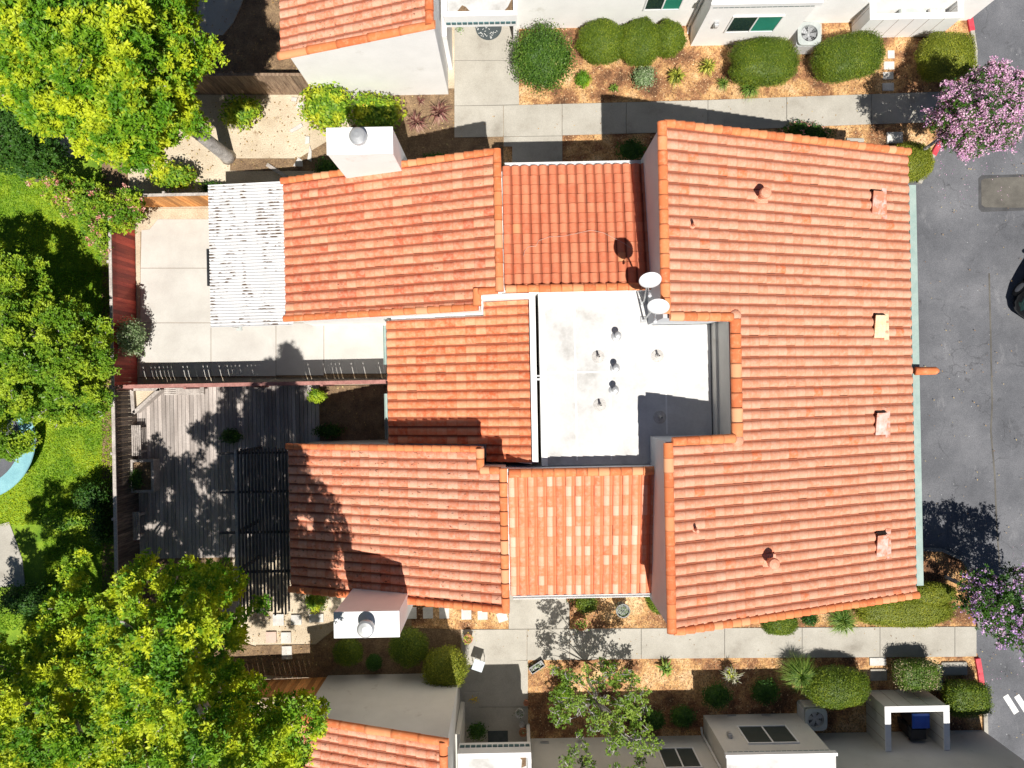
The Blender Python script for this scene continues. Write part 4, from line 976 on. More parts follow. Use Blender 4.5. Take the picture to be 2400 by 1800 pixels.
a = gp_(307, 997, .58); b = gp_(331, 1068, .58); slatted('slatted_bench', 'weathered five-slat bench against the dark fence on the deck', a[0], b[0], b[1], a[1], .58, 5)
a = gp_(385, 909, .56); b = gp_(478, 925, .56); slatted('slatted_bench', 'long low slatted bench under the reddish middle fence', a[0], b[0], b[1], a[1], .56, 4, 'x')
a = gp_(307, 1200, .58); b = gp_(328, 1266, .58); slatted('slatted_bench', 'pale bench half in tree shade near the lower end of the dark fence', a[0], b[0], b[1], a[1], .58, 4)
def planter(label, px0, py0, px1, py1, h, plant):
    x0, y1 = gp_(px0, py0, h); x1, y0 = gp_(px1, py1, h); t = thing('wooden_planter', label, 'planter', ((x0 + x1) / 2, (y0 + y1) / 2, .12)); m = MB(); e = .05
    m.box(x0, x1, y0, y0 + e, .12, h); m.box(x0, x1, y1 - e, y1, .12, h); m.box(x0, x0 + e, y0 + e, y1 - e, .12, h); m.box(x1 - e, x1, y0 + e, y1 - e, .12, h); m.build('box', MT['greywood'], t)
    m = MB(); m.box(x0 - .03, x1 + .03, y0 - .03, y0 + .07, h, h + .03); m.box(x0 - .03, x1 + .03, y1 - .07, y1 + .03, h, h + .03); m.box(x0 - .03, x0 + .07, y0 + .07, y1 - .07, h, h + .03); m.box(x1 - .07, x1 + .03, y0 + .07, y1 - .07, h, h + .03); m.build('rim', MT['greywood'], t)
    m = MB(); m.box(x0 + e, x1 - e, y0 + e, y1 - e, .12, h - .1); m.build('soil', MT['soil'], t); return (x0 + x1) / 2, (y0 + y1) / 2
pc = planter('square wooden planter with a low shrub on the deck, between two benches', 307, 1079, 360, 1152, .62, None)
# triangular corner planter
t = thing('corner_planter', 'triangular wooden planter of dry soil in the corner where the fences meet', 'planter', (*gp_(335, 938, .4), .12))
pts = [gp_(310, 912, .55), gp_(376, 912, .55), gp_(314, 968, .55)]; pts = ccw(pts)
MB().prism(pts, .12, .42).build('soil', MT['dirt'], t)
m = MB()
for i in range(3):
    a, b = pts[i], pts[(i + 1) % 3]; m.bar((a[0], a[1], .34), (b[0], b[1], .34), .05, .46)
m.build('side_boards', MT['greywood'], t)
m = MB()
for i in range(3):
    a, b = pts[i], pts[(i + 1) % 3]; m.bar((a[0], a[1], .59), (b[0], b[1], .59), .13, .035)
m.build('rim', MT['greywood'], t)
# pergola
pg_ = thing('pergola', 'dark timber pergola of close slats beside the lower tiled roof', 'pergola', (-8.7, -5, 0)); zP = 2.3
for i in range(15):
    x = W(561 + i * 8.1, 1200, zP).x; m = MB(); m.bar((x, -7.75 + random.uniform(-.12, .05), zP + .05), (x, -2.05 + random.uniform(-.04, .04), zP + .05), .045, .09); m.build('slat', MT['darkwood'], pg_)
for py in (1062, 1153, 1248, 1340):
    y = W(560, py, zP - .1).y; m = MB(); m.bar((W(514, py, zP).x, y, zP - .08), (-7.75, y, zP - .08), .07, .14); m.build('beam', MT['darkwood'], pg_)
for py in (1062, 1248, 1340):
    y = W(560, py, zP).y; m = MB(); x = W(556, py, zP).x; m.box(x - .05, x + .05, y - .05, y + .05, .05, zP - .12); m.build('post', MT['darkwood'], pg_)
m = MB(); x = W(556, 1200, zP).x; m.bar((x, -7.7, zP - .01), (x, -2.1, zP - .01), .14, .05); m.build('header', MT['greywood'], pg_)

# ================================================================== SMALL THINGS ON THE GROUND
def flat(name, label, cat, px, py, w_, d, z1, mat, rot=0.0, z0=.02, group=None, bev=.012):
    p = W(px, py, z1); c, s = math.cos(rot), math.sin(rot)
    poly = [(p.x + x * c - y * s, p.y + x * s + y * c) for x, y in ((-w_ / 2, -d / 2), (w_ / 2, -d / 2), (w_ / 2, d / 2), (-w_ / 2, d / 2))]
    return MB().prism(poly, z0, z1).build(name, mat, bevel=bev, label=label, cat=cat, **({'group': group} if group else {}))
SG = 'square stepping stones set in the beds'
def stone(px, py, w_, d, label, mat=None, rot=0.0): flat('stepping_stone', label, 'stepping stone', px, py, w_, d, .075, MT[mat or 'stone'], rot, group=SG)
stone(652, 1453, .42, .44, 'grey stone slab in pale dirt, upper left of the four beside the lower chimney')
stone(694, 1453, .40, .38, 'sand coloured slab in pale dirt, upper right of the four beside the lower chimney')
stone(635, 1494, .40, .42, 'pinkish slab in pale dirt beside a grey one, below the lower chimney\'s yard shrub', 'stone_pink')
stone(670, 1495, .38, .42, 'grey slab right of the pinkish slab in the pale dirt')
stone(672, 1530, .38, .5, 'slab lying in deep shade below the pale dirt yard')
stone(741, 1449, .55, .32, 'thin slab close to the left side of the lower chimney')
stone(965, 1437, .36, .44, 'shaded slab nearest the lower chimney in the row below the tiled roof')
stone(1003, 1437, .38, .42, 'shaded slab, second from the lower chimney in the row below the tiled roof')
stone(1041, 1437, .38, .42, 'shaded slab at the shadow edge, third from the lower chimney')
stone(1093, 1440, .38, .40, 'sunlit slab on orange mulch, nearest the shadow below the ridge')
stone(1131, 1441, .38, .38, 'sunlit slab on orange mulch, middle of the three bright ones')
stone(1177, 1446, .38, .36, 'sunlit slab on orange mulch, tilted and nearest the concrete walk', rot=.3)
stone(2089, 127, .26, .30, 'pale stone beside the kidney hedge, topmost of the row of four')
stone(2084, 153, .40, .30, 'pale stone, second from the top in the row beside the kidney hedge')
stone(2082, 177, .40, .28, 'shaded stone, third from the top in the row beside the kidney hedge')
stone(2082, 203, .44, .30, 'shaded stone nearest the upper sidewalk in the row of four')
def shard(px, py, pts, label):
    p = W(px, py, .08); m = MB(); m.prism(ccw([(p.x + x, p.y + y) for x, y in pts]), .01, .085); m.build('flagstone', MT['stone'], bevel=.01, label=label, cat='flagstone', group='broken white flagstones on the dirt')
shard(694, 298, [(-.28, -.12), (.2, .16), (.26, .02), (-.18, -.2)], 'long white broken flagstone on the dirt, left of the big lime shrub')
shard(719, 328, [(-.08, -.15), (-.05, .15), (.1, .13), (.1, -.12)], 'small upright white flagstone between the lime shrub and the chimney')
shard(726, 361, [(-.1, -.2), (.0, .35), (.07, .1), (.05, -.28)], 'narrow pointed white flagstone left of the upper chimney')
shard(699, 381, [(-.2, -.12), (.0, .2), (.15, .1), (.16, -.14)], 'triangular white flagstone nearest the corrugated cover')
shard(687, 232, [(-.1, -.06), (-.05, .08), (.15, .06), (.12, -.1)], 'small white stone beside the brown fence')
shard(703, 246, [(-.16, -.1), (-.08, .1), (.14, .12), (.17, -.1)], 'white stone touching the lime shrub below the brown fence')
m = MB(); 
flat('utility_box', 'pale rectangular utility lid half under the upper roof edge', 'utility box', 2005, 334, .66, .34, .14, MT['concrete'], -.05)
flat('utility_box', 'pale utility lid in tree shade beside the round corner hedge', 'utility box', 2098, 322, .60, .42, .14, MT['stone'])
flat('utility_box', 'pale utility lid at the lower sidewalk, left of the flecked box hedge', 'utility box', 2058, 1551, .62, .30, .12, MT['stone'])
flat('utility_box', 'shaded utility lid just below the pale one beside the flecked hedge', 'utility box', 2060, 1582, .62, .44, .12, MT['concrete'])
flat('utility_box', 'large rounded concrete lid beside the red kerb', 'utility box', 2238, 1568, .98, .52, .13, MT['concrete'], bev=.05)
flat('utility_box', 'small pale utility lid right of the flecked hedge', 'utility box', 2196, 1578, .34, .60, .12, MT['stone'])
flat('utility_box', 'small pale lid at the bottom of the flecked hedge', 'utility box', 2202, 1607, .28, .38, .12, MT['stone'])
flat('utility_box', 'small vented box set in the shaded driveway wall foot beside the air conditioner', 'utility box', 1938, 1732, .45, .14, .10, MT['acmetal'], -.4)
# round door mat with pale flecks
p = W(1145, 63, .09); m = MB(); m.lathe((p.x, p.y, .078), [(.50, 0), (.50, .012), (.49, .016)], 32); t = m.build('door_mat', MT['mat_dark'], label='round dark doormat with pale flecks half under the upper porch', cat='doormat')
m = MB()
for _ in range(46):
    a = random.uniform(0, 6.28); r = .45 * math.sqrt(random.random()); b = random.uniform(0, 3.14); c = Vector((p.x + r * math.cos(a), p.y + r * math.sin(a), .098)); d = Vector((math.cos(b), math.sin(b), 0)) * .028; m.bar(c - d, c + d, .016, .004)
m.build('fleck_pattern', MT['paint_white'], t)
flat('door_mat', 'dark rectangular doormat in the shade under the lower porch', 'doormat', 1167, 1728, .76, .48, .095, MT['mat_dark'], z0=.07)
flat('patio_tile_mat', 'small square grey mat with yellow flowers on it', 'mat', 1106, 1641, .60, .56, .10, MT['concrete'], z0=.07)
def pot(label, px, py, r, h, mat, plant=None, prim=None, soil=True, z0=.05, cat='plant pot', name='plant_pot'):
    p = W(px, py, h); t = thing(name, label, cat, (p.x, p.y, z0)); m = MB(); m.smooth = True
    m.lathe((p.x, p.y, z0), [(r * .68, 0), (r * .95, h * .8), (r * 1.05, h * .82), (r * 1.05, h), (r * .9, h), (r * .86, h * .86), (.01, h * .86)], 22); m.build('pot', mat, t, smooth=False)
    if plant:
        pm, n, L = plant; c = Vector((p.x, p.y, z0 + h)); P = np.array(c) + rng.normal(size=(n, 3)) * np.array([r * .55, r * .55, r * .35]); D = unit(P - np.array(c) + np.array([0, 0, .3]))
        A, B = leafset(P, D, L, .55); quads('foliage', P, A, B, pm, t, rng.random(n))
    return t, p
pot('terracotta pot of red and orange flowers where the mulch meets the walk', 1097, 1497, .17, .32, MT['pot'], (MT['leaf_lime'], 120, .06))
pot('terracotta pot in tree shade beside the streaked roof\'s gutter', 1339, 1404, .16, .28, MT['pot'], (MT['leaf_deep'], 80, .06))
pot('dark round barrel with a grey cover, casting a round shadow on the mulch', 1460, 1431, .25, .62, MT['pot_dark'], (MT['leaf_silver'], 260, .05))
pot('ring shaped terracotta pot with a grassy plant on the sidewalk edge', 1362, 1463, .23, .34, MT['pot'], (MT['leaf_sparse'], 160, .07))
pot('small pale pot, topmost of four against the shaded walk\'s edge', 1233, 1647, .10, .20, MT['pot'])
pot('pale green rimmed pot, second from the top along the shaded walk\'s edge', 1218, 1672, .17, .28, MT['pot_pale'], (MT['leaf_deep'], 50, .05))
pot('small brown pot, third from the top along the shaded walk\'s edge', 1223, 1698, .10, .20, MT['pot_pale'])
pot('terracotta pot beside the porch parapet at the end of the shaded walk', 1226, 1716, .15, .30, MT['pot'], (MT['leaf_silver'], 50, .05))
pot('dark pot of pale spiky leaves at the edge of the sidewalk', 1711, 1578, .19, .36, MT['pot_pale'], (MT['leaf_lime'], 200, .07))
blades('spiky_plant', 'pale spiky leaves fanning out of the pot beside the lower sidewalk', 1715, 1584, 46, .52, .025, .35, MT['blade_pale'], cat='spiky plant', z0=.35)
pot('small white flower pot in the corner beside the upper porch', 1078, 68, .12, .22, MT['pot_pale'], (MT['leaf_silver'], 120, .07))
# trough with plants, small tables
t = thing('plant_trough', 'black rectangular trough of small plants lying askew beside the walk', 'plant trough', (*G(1258, 1562), .05)); c = W(1258, 1563, .2); d = Vector((.84, .54, 0)); m = MB()
s_ = Vector((-d.y, d.x, 0)) * .12; m.bar(c - d * .28 + s_ - Vector((0, 0, .05)), c + d * .28 + s_ - Vector((0, 0, .05)), .025, .2); m.bar(c - d * .28 - s_ - Vector((0, 0, .05)), c + d * .28 - s_ - Vector((0, 0, .05)), .025, .2)
m.bar(c - d * .28 - s_ * 1.1 - Vector((0, 0, .05)), c - d * .28 + s_ * 1.1 - Vector((0, 0, .05)), .025, .2); m.bar(c + d * .28 - s_ * 1.1 - Vector((0, 0, .05)), c + d * .28 + s_ * 1.1 - Vector((0, 0, .05)), .025, .2); m.bar(c - d * .27 - Vector((0, 0, .09)), c + d * .27 - Vector((0, 0, .09)), .22, .1)
m.build('trough', MT['black'], t)
P = np.array(c) + rng.normal(size=(90, 3)) * np.array([.12, .08, .02]); A, B = leafset(P, np.tile([0, 0, 1.0], (90, 1)), .06); quads('foliage', P, A, B, MT['leaf_silver'], t, rng.random(90))
t = thing('side_table', 'small pale square side table standing on the walk beside the round hedge', 'side table', (*G(1122, 1558), .08)); c = W(1121, 1560, .62); m = MB(); m.smooth = False
ca, sa = math.cos(-.35), math.sin(-.35); poly = [(c.x + x * ca - y * sa, c.y + x * sa + y * ca) for x, y in ((-.2, -.2), (.2, -.2), (.2, .2), (-.2, .2))]; m.prism(poly, .60, .63); m.build('table_top', MT['fabric_white'], t)
for q in poly: m = MB(); x = c.x + (q[0] - c.x) * .85; y = c.y + (q[1] - c.y) * .85; m.tube([(x, y, .08), (x, y, .60)], .014, 6); m.build('leg', MT['metal'], t)
p = W(1110, 1640, .12); P = np.array(p) + rng.normal(size=(60, 3)) * np.array([.10, .06, .015]); A, B = leafset(P, np.tile([0, 0, 1.0], (60, 1)), .05, .8)
quads('yellow_flowers', P, A, B, MT['petal_yellow'], None, rng.random(60), label='scatter of yellow flowers on the square mat in the shaded walk', cat='flowers')
# yard tap post in the lower left and a drain box on the patio
flat('drain_grate', 'small grey drain box under the edge of the corrugated cover', 'drain', 560, 770, .22, .16, .10, MT['acmetal'])
flat('paving_edge', 'dark block of timber beside the corrugated cover\'s shadow', 'timber', 648, 400, .9, .14, .12, MT['greywood'], -.6)

# ---- trampoline
tr = thing('trampoline', 'trampoline with a light blue pad and dark mat on the lawn at the left edge', 'trampoline', (*G(-40, 1015), 0)); c = W(-62, 1030, .8); m = MB(); R1, R0 = 2.25, 1.72; n = 48
vs = [(c.x + r * math.cos(2 * math.pi * k / n), c.y + r * math.sin(2 * math.pi * k / n), z) for r, z in ((R0, .80), (R1, .80), (R1 + .02, .76), (R0, .76)) for k in range(n)]
fs = [(i * n + k, i * n + (k + 1) % n, ((i + 1) % 4) * n + (k + 1) % n, ((i + 1) % 4) * n + k)[::-1] for i in range(4) for k in range(n)]; m.add(vs, fs); m.build('pad', MT['tramp_pad'], tr)
m = MB(); m.lathe((c.x, c.y, .765), [(R0 + .01, 0), (R0 + .01, .01)], n); m.build('jumping_mat', MT['tramp_mat'], tr)
for k in range(6):
    a = 2 * math.pi * (k + .3) / 6; x, y = c.x + 2.0 * math.cos(a), c.y + 2.0 * math.sin(a); m = MB(); m.tube([(x, y, .03), (x, y, .76)], .03, 8); m.build('leg', MT['metal'], tr)

# ---- parked black car at the right edge
def car():
    c = W(2381, 706, .5); fwd = Vector((-.56, -.83, 0)).normalized(); left = Vector((-fwd.y, fwd.x, 0)); L, Wd = 4.5, 1.84
    # the corner seen in the picture is the front corner on the car's right hand side
    org = Vector((c.x, c.y, 0)) - fwd * (L / 2 - .30) + left * (Wd / 2 - .06)
    t = thing('parked_car', 'black car parked at the right edge of the picture, only one rounded corner showing', 'car', org)
    def S(sections, name, mat, par, sm=True, bevel=0):
        m = MB(); vs = []; n = len(sections[0][1]); fs = []
        for x, ring in sections: vs += [org + fwd * x + left * y + Vector((0, 0, z)) for y, z in ring]
        for i in range(len(sections) - 1):
            for k in range(n): fs.append((i * n + k, i * n + (k + 1) % n, (i + 1) * n + (k + 1) % n, (i + 1) * n + k))
        fs += [tuple(range(n - 1, -1, -1)), tuple((len(sections) - 1) * n + k for k in range(n))]
        m.add(vs, fs); o = m.build(name, mat, par, smooth=sm); return o
    def ring(w_, zb, zs, zt, wt): return [(-w_, zb), (w_, zb), (w_ * 1.02, (zb + zs) / 2), (w_, zs), (wt, zt), (wt * .5, zt + .02), (-wt * .5, zt + .02), (-wt, zt), (-w_, zs), (-w_ * 1.02, (zb + zs) / 2)]
    b = S([(-2.25, ring(.62, .35, .60, .72, .5)), (-2.12, ring(.78, .26, .78, .92, .62)), (-1.6, ring(.90, .22, .84, 1.0, .72)), (-.4, ring(.92, .20, .86, .98, .76)), (.9, ring(.92, .20, .84, .93, .74)), (1.55, ring(.90, .22, .76, .86, .70)), (1.95, ring(.80, .25, .66, .76, .60)), (2.16, ring(.62, .30, .56, .64, .46)), (2.25, ring(.42, .36, .50, .55, .32))], 'body', MT['carblack'], t)
    cb = S([(-1.75, ring(.66, .9, .95, .98, .6)), (-1.15, ring(.70, .9, 1.2, 1.36, .52)), (-.1, ring(.72, .9, 1.22, 1.42, .54)), (.35, ring(.72, .9, 1.15, 1.36, .52)), (1.05, ring(.70, .88, .92, .96, .6))], 'cabin', MT['glass'], t)
    m = MB(); vs = [org + fwd * x + left * y + Vector((0, 0, z)) for x, y, z in ((-1.1, -.52, 1.40), (-1.1, .52, 1.40), (.3, .5, 1.40), (.3, -.5, 1.40), (-1.1, -.5, 1.45), (-1.1, .5, 1.45), (.2, .48, 1.45), (.2, -.48, 1.45))]
    m.add(vs, [(0, 1, 2, 3), (7, 6, 5, 4), (0, 4, 5, 1), (1, 5, 6, 2), (2, 6, 7, 3), (3, 7, 4, 0)]); m.build('roof', MT['carblack'], cb, bevel=.03)
    for x in (-1.38, 1.36):
        for s in (-1, 1):
            m = MB(); a = org + fwd * x + left * s * .93 + Vector((0, 0, .33)); m.tube([a - left * s * .22, a], .33, 22); wh = m.build('wheel', MT['tyre'], t)
            m = MB(); m.tube([a - left * s * .02, a + left * s * .006], .20, 16); m.build('rim', MT['metal'], wh)
    for s in (-1, 1):
        m = MB(); vs = [org + fwd * x + left * s * y + Vector((0, 0, z)) for x, y, z in ((1.62, .80, .80), (1.98, .74, .70), (2.12, .52, .66), (1.86, .58, .77), (1.62, .86, .70), (2.0, .80, .60), (2.2, .54, .56), (1.9, .6, .6))]
        m.add(vs, [(0, 1, 2, 3), (7, 6, 5, 4), (0, 4, 5, 1), (1, 5, 6, 2), (2, 6, 7, 3), (3, 7, 4, 0)]); m.build('headlight', MT['glass'], t)
        m = MB(); a = org + fwd * .3 + left * s * .98 + Vector((0, 0, .96)); m.bar(a - left * .1, a + left * .1, .12, .12); m.build('mirror', MT['carblack'], t, bevel=.03)
car()

# ================================================================== TREES
T1 = [(-130, -130), (150, -130), (350, -120), (460, -60), (455, 10), (480, 60), (515, 85), (530, 130), (528, 172), (478, 168), (470, 230), (500, 285), (505, 320), (440, 330), (395, 345), (400, 395), (330, 405), (260, 385), (190, 375), (170, 335), (120, 320), (60, 295), (10, 245), (-130, 230)]
cl = crown_clumps(T1, 460, 7.2, 11.2, (.14, .46), 190, .5, .80)
tree('broadleaf_tree', 'large yellow-green tree filling the upper left corner over the dirt yard', 'tree', G(535, 368), cl, 5600, .105, MT['leaf_yellow'], MT['bark'], .24, 22, .35, twigs=60, shell=.35, asp=.42)
T2 = [(-130, 560), (20, 560), (70, 590), (120, 620), (135, 680), (190, 705), (252, 735), (268, 800), (270, 905), (262, 965), (215, 1000), (140, 1010), (88, 1045), (40, 1080), (0, 1095), (-130, 1100)]
cl = crown_clumps(T2, 330, 2.4, 4.8, (.14, .42), 170, .45, .8)
tree('broadleaf_tree', 'bushy fine-leaved green tree against the left edge, beside the red and dark fences', 'tree', G(215, 850), cl, 7000, .082, MT['leaf_green'], MT['bark'], .14, 26, .35, twigs=220, shell=.35)
T3 = [(215, 1640), (200, 1500), (215, 1420), (260, 1345), (330, 1300), (420, 1310), (480, 1290), (560, 1325), (600, 1370), (640, 1410), (600, 1435), (590, 1500), (560, 1545), (610, 1560), (615, 1640), (690, 1610), (765, 1622), (785, 1700), (745, 1760), (720, 1800), (700, 2080), (300, 2080)]
cl = crown_clumps(T3, 420, 8.0, 12.8, (.14, .42), 170, .5, .78)
tree('broadleaf_tree', 'tall yellow-green tree in the lower left, reaching over the fence to the tiled gable', 'tree', G(560, 1400), cl, 5600, .100, MT['leaf_yellow'], MT['bark'], .30, 26, .3, twigs=100, shell=.35, asp=.42)
T3b = [(20, 1470), (60, 1500), (85, 1420), (140, 1340), (200, 1262), (225, 1290), (205, 1370), (262, 1400), (300, 1500), (330, 1650), (330, 2000), (-200, 2000), (-200, 1480)]
cl = crown_clumps(T3b, 330, 4.8, 9.4, (.16, .46), 170, .5, .80)
tree('broadleaf_tree', 'yellow-green tree in the bottom left corner, just below the curved concrete path', 'tree', G(262, 1500), cl, 5600, .100, MT['leaf_yellow'], MT['bark'], .24, 26, .3, twigs=100, shell=.35, asp=.42)
T1b = [(60, 395), (130, 400), (230, 430), (330, 440), (350, 500), (300, 545), (262, 560), (255, 600), (215, 580), (160, 520), (80, 450)]
cl = crown_clumps(T1b, 60, 1.0, 2.6, (.22, .40), 60, .2, .75)
tree('flowering_shrub', 'loose pink-flowering shrub over the corner where the red fence ends', 'shrub', G(235, 480), cl, 4200, .08, MT['leaf_green'], MT['bark_brown'], .06, 10, .4, parts=[('blossoms', MT['petal_rose'], .10, .06)], twigs=30)
cl = crown_clumps([(-60, 210), (60, 230), (140, 300), (160, 380), (100, 420), (-60, 400)], 40, 1.5, 4.0, (.3, .55), 80, .4, .8)
tree('broadleaf_tree', 'dark green tree in the shade left of the big yellow-green crown', 'tree', G(90, 420), cl, 3400, .095, MT['leaf_deep'], MT['bark_brown'], .12, 8, .4)
T4 = [(1290, 1560), (1340, 1535), (1400, 1545), (1440, 1530), (1470, 1515), (1480, 1560), (1510, 1600), (1550, 1630), (1520, 1680), (1560, 1710), (1555, 1745), (1530, 1800), (1525, 1860), (1310, 1860), (1300, 1800), (1330, 1720), (1290, 1690), (1265, 1650)]
cl = crown_clumps(T4, 74, 2.2, 4.3, (.16, .34), 120, .25, .95)
tree('slender_tree', 'slender open-crowned tree with olive leaves rising from the lower mulch bed', 'tree', G(1378, 1592), cl, 2300, .085, MT['leaf_sparse'], MT['bark'], .055, 22, .55, twigs=200, shell=.2)
T5 = [(2165, 280), (2195, 235), (2185, 190), (2215, 175), (2235, 185), (2280, 165), (2320, 145), (2352, 130), (2365, 160), (2400, 170), (2420, 260), (2400, 310), (2360, 350), (2310, 360), (2270, 370), (2235, 385), (2215, 355), (2190, 320)]
cl = crown_clumps(T5, 100, 2.9, 4.9, (.20, .40), 90, .25, .75)
tree('crape_myrtle', 'pink blossoming tree overhanging the road at the upper right', 'flowering tree', G(2118, 372), cl, 2600, .075, MT['leaf_deep'], MT['bark'], .07, 14, .4, parts=[('blossoms', MT['petal_pink'], 1.5, .055)], shell=.4)
T6 = [(2235, 1330), (2280, 1325), (2330, 1320), (2400, 1325), (2500, 1330), (2520, 1540), (2420, 1545), (2370, 1525), (2320, 1510), (2290, 1480), (2240, 1450), (2228, 1400)]
cl = crown_clumps(T6, 90, 2.4, 4.4, (.20, .40), 100, .35, .8)
tree('crape_myrtle', 'lilac flowering tree with dark leaves over the kerb at the lower right', 'flowering tree', G(2215, 1352), cl, 2600, .085, MT['leaf_deep'], MT['bark'], .07, 14, .4, parts=[('blossoms', MT['petal_purple'], .5, .06)], shell=.4)

# ================================================================== SHRUBS AND PLANTS
Hd, HY, LM = MT['leaf_hedge'], MT['leaf_hedge_y'], MT['leaf_lime']
shrub('round_shrub', 'big loose round green shrub between the walk and the scalloped hedges', 1270, 132, 1.7, 1.20, 1.22, MT['leaf_round'], .075, 1.0, 2.0, .05, loose=.6)
for px, rx, ry, lab in ((1412, .98, .86, 'left clipped shrub of the three under the upper white wall'), (1502, .95, .90, 'middle clipped shrub of the three under the upper white wall'), (1568, .66, .70, 'right clipped shrub of the three, nearest the downspout')):
    shrub('clipped_shrub', lab, px, 96 if rx > .7 else 88, 1.25, rx, ry, Hd, .045, 1.0, 1.75, .07, group='clipped shrubs under the upper white wall')
shrub('clipped_hedge', 'large D-shaped clipped hedge left of the sunlit air conditioner', 1789, 145, 1.35, 1.22, .82, Hd, .045, 1.0, 3.4, .05)
shrub('clipped_hedge', 'kidney shaped clipped hedge right of the sunlit air conditioner', 1990, 132, 1.35, 1.32, .84, Hd, .045, 1.0, 2.6, .04, rot=.18)
shrub('clipped_hedge', 'clipped hedge between the bin enclosure and the pink tree, partly tree-shaded', 2220, 132, 1.3, 1.02, .86, HY, .045, 1.0, 3.0, .06)
shrub('clipped_hedge', 'round clipped hedge at the upper corner of the big tiled roof, by the kerb', 2137, 378, 1.1, .82, .74, HY, .045, 1.0, 2.2, .03)
shrub('low_shrub', 'small green bush right below the big loose round shrub', 1366, 185, .5, .32, .32, MT['leaf_green'], .06, .9, 2, .1, loose=.8)
shrub('low_shrub', 'dark leaved rounded shrub alone in the middle of the upper bed', 1509, 180, .7, .46, .46, MT['leaf_silver'], .07, .8, 2, .1, loose=1)
blades('tuft_plant', 'small green tuft in the upper bed, between the bush and the dark shrub', 1438, 208, 60, .26, .03, .3, MT['blade_green'], .05)
blades('variegated_plant', 'left variegated yellow and green strappy plant in the upper bed', 1584, 182, 150, .42, .035, .5, MT['blade_varieg'], .1)
blades('variegated_plant', 'right variegated yellow and green strappy plant, nearest the D-shaped hedge', 1657, 159, 130, .38, .035, .45, MT['blade_varieg'], .1)
blades('tuft_plant', 'grey-green tuft close to the lower left of the D-shaped hedge', 1694, 198, 120, .32, .018, .4, MT['blade_green'], .06)
blades('ornamental_grass', 'bright green fountain grass hanging over the upper sidewalk edge', 1757, 210, 240, .52, .022, .5, MT['blade_green'], .08)
shrub('rose_bush', 'low rose bush with salmon flowers under the upper edge of the big roof', 1895, 312, .7, .95, .42, MT['leaf_deep'], .07, .8, 2, .1, loose=.8, flower=(MT['petal_rose'], 26, .055), rot=-.25)
shrub('low_shrub', 'dark fern-like bush in the shade between the link roof and the big roof', 1480, 352, .6, .62, .45, MT['leaf_deep'], .08, .8, 2, .12, loose=1)
shrub('leafy_shrub', 'large bright lime shrub above the upper chimney, left half', 765, 250, 1.5, .98, .92, LM, .135, .95, 2.2, .07, loose=.6)
shrub('leafy_shrub', 'large bright lime shrub joined to the other, half in the chimney\'s shadow', 880, 262, 1.35, 1.02, .70, LM, .135, .95, 2.2, .07, loose=.6, rot=-.12)
shrub('leafy_shrub', 'lime shrub with orange tips under the brown fence, beside the tree trunk', 563, 262, 1.1, .80, .56, LM, .13, .9, 2.2, .09, loose=.7, rot=.3)
shrub('leafy_shrub', 'lime shrub with orange tips above the orange cedar fence', 405, 412, 1.2, .90, .48, LM, .13, .9, 2.2, .09, loose=.7)
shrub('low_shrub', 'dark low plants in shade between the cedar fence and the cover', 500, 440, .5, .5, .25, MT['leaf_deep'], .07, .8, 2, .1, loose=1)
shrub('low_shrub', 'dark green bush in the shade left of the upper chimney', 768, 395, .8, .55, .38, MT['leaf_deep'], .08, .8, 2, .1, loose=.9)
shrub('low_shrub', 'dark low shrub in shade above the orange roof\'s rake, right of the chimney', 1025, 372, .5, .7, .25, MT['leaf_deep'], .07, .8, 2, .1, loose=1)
blades('cordyline', 'upper right of two spiky purple cordylines beside the upper walk', 1030, 268, 90, .62, .045, .7, MT['blade_purple'], .04, cat='spiky plant', group='purple cordylines beside the upper walk')
blades('cordyline', 'lower left of two spiky purple cordylines, nearer the chimney', 978, 292, 90, .60, .045, .7, MT['blade_purple'], .04, cat='spiky plant', group='purple cordylines beside the upper walk')
blades('cordyline', 'small red spiky plant at the foot of the white gable wall', 985, 238, 26, .3, .03, .4, MT['blade_purple'], .03, cat='spiky plant')
shrub('fence_shrub', 'silvery green bush hanging over the red stained fence', 308, 790, 1.75, .44, .72, MT['leaf_silver'], .075, .8, 2, .1, loose=1.0)
shrub('lavender_shrub', 'purple grey flowering shrub at the top end of the red fence', 268, 478, 1.5, .60, .38, MT['leaf_silver'], .06, .7, 2, .12, loose=1.1, flower=(MT['petal_purple'], 30, .045))
shrub('topiary_bush', 'round dark bush on the lawn beside the weathered fence', 215, 1165, 1.5, .62, .6, MT['leaf_deep'], .08, .8, 2, .08, loose=.7)
shrub('leafy_shrub', 'green bush at the lower end of the lawn beside the fence', 150, 1225, 1.0, .95, .55, MT['leaf_green'], .08, .8, 2, .1, loose=.8)
shrub('leafy_shrub', 'upright green bush squeezed against the weathered fence, lower end', 240, 1230, 1.6, .36, .75, MT['leaf_deep'], .09, .8, 2, .1, loose=.9)
shrub('leafy_shrub', 'dark bush at the lower edge of the neighbour\'s pale path', 60, 1405, 1.2, 1.3, .6, MT['leaf_deep'], .09, .8, 2, .1, loose=.9)
shrub('leafy_shrub', 'small lime bush in the pale dirt above the stepping stones', 741, 1408, .75, .44, .44, LM, .075, .8, 2, .08, loose=.7)
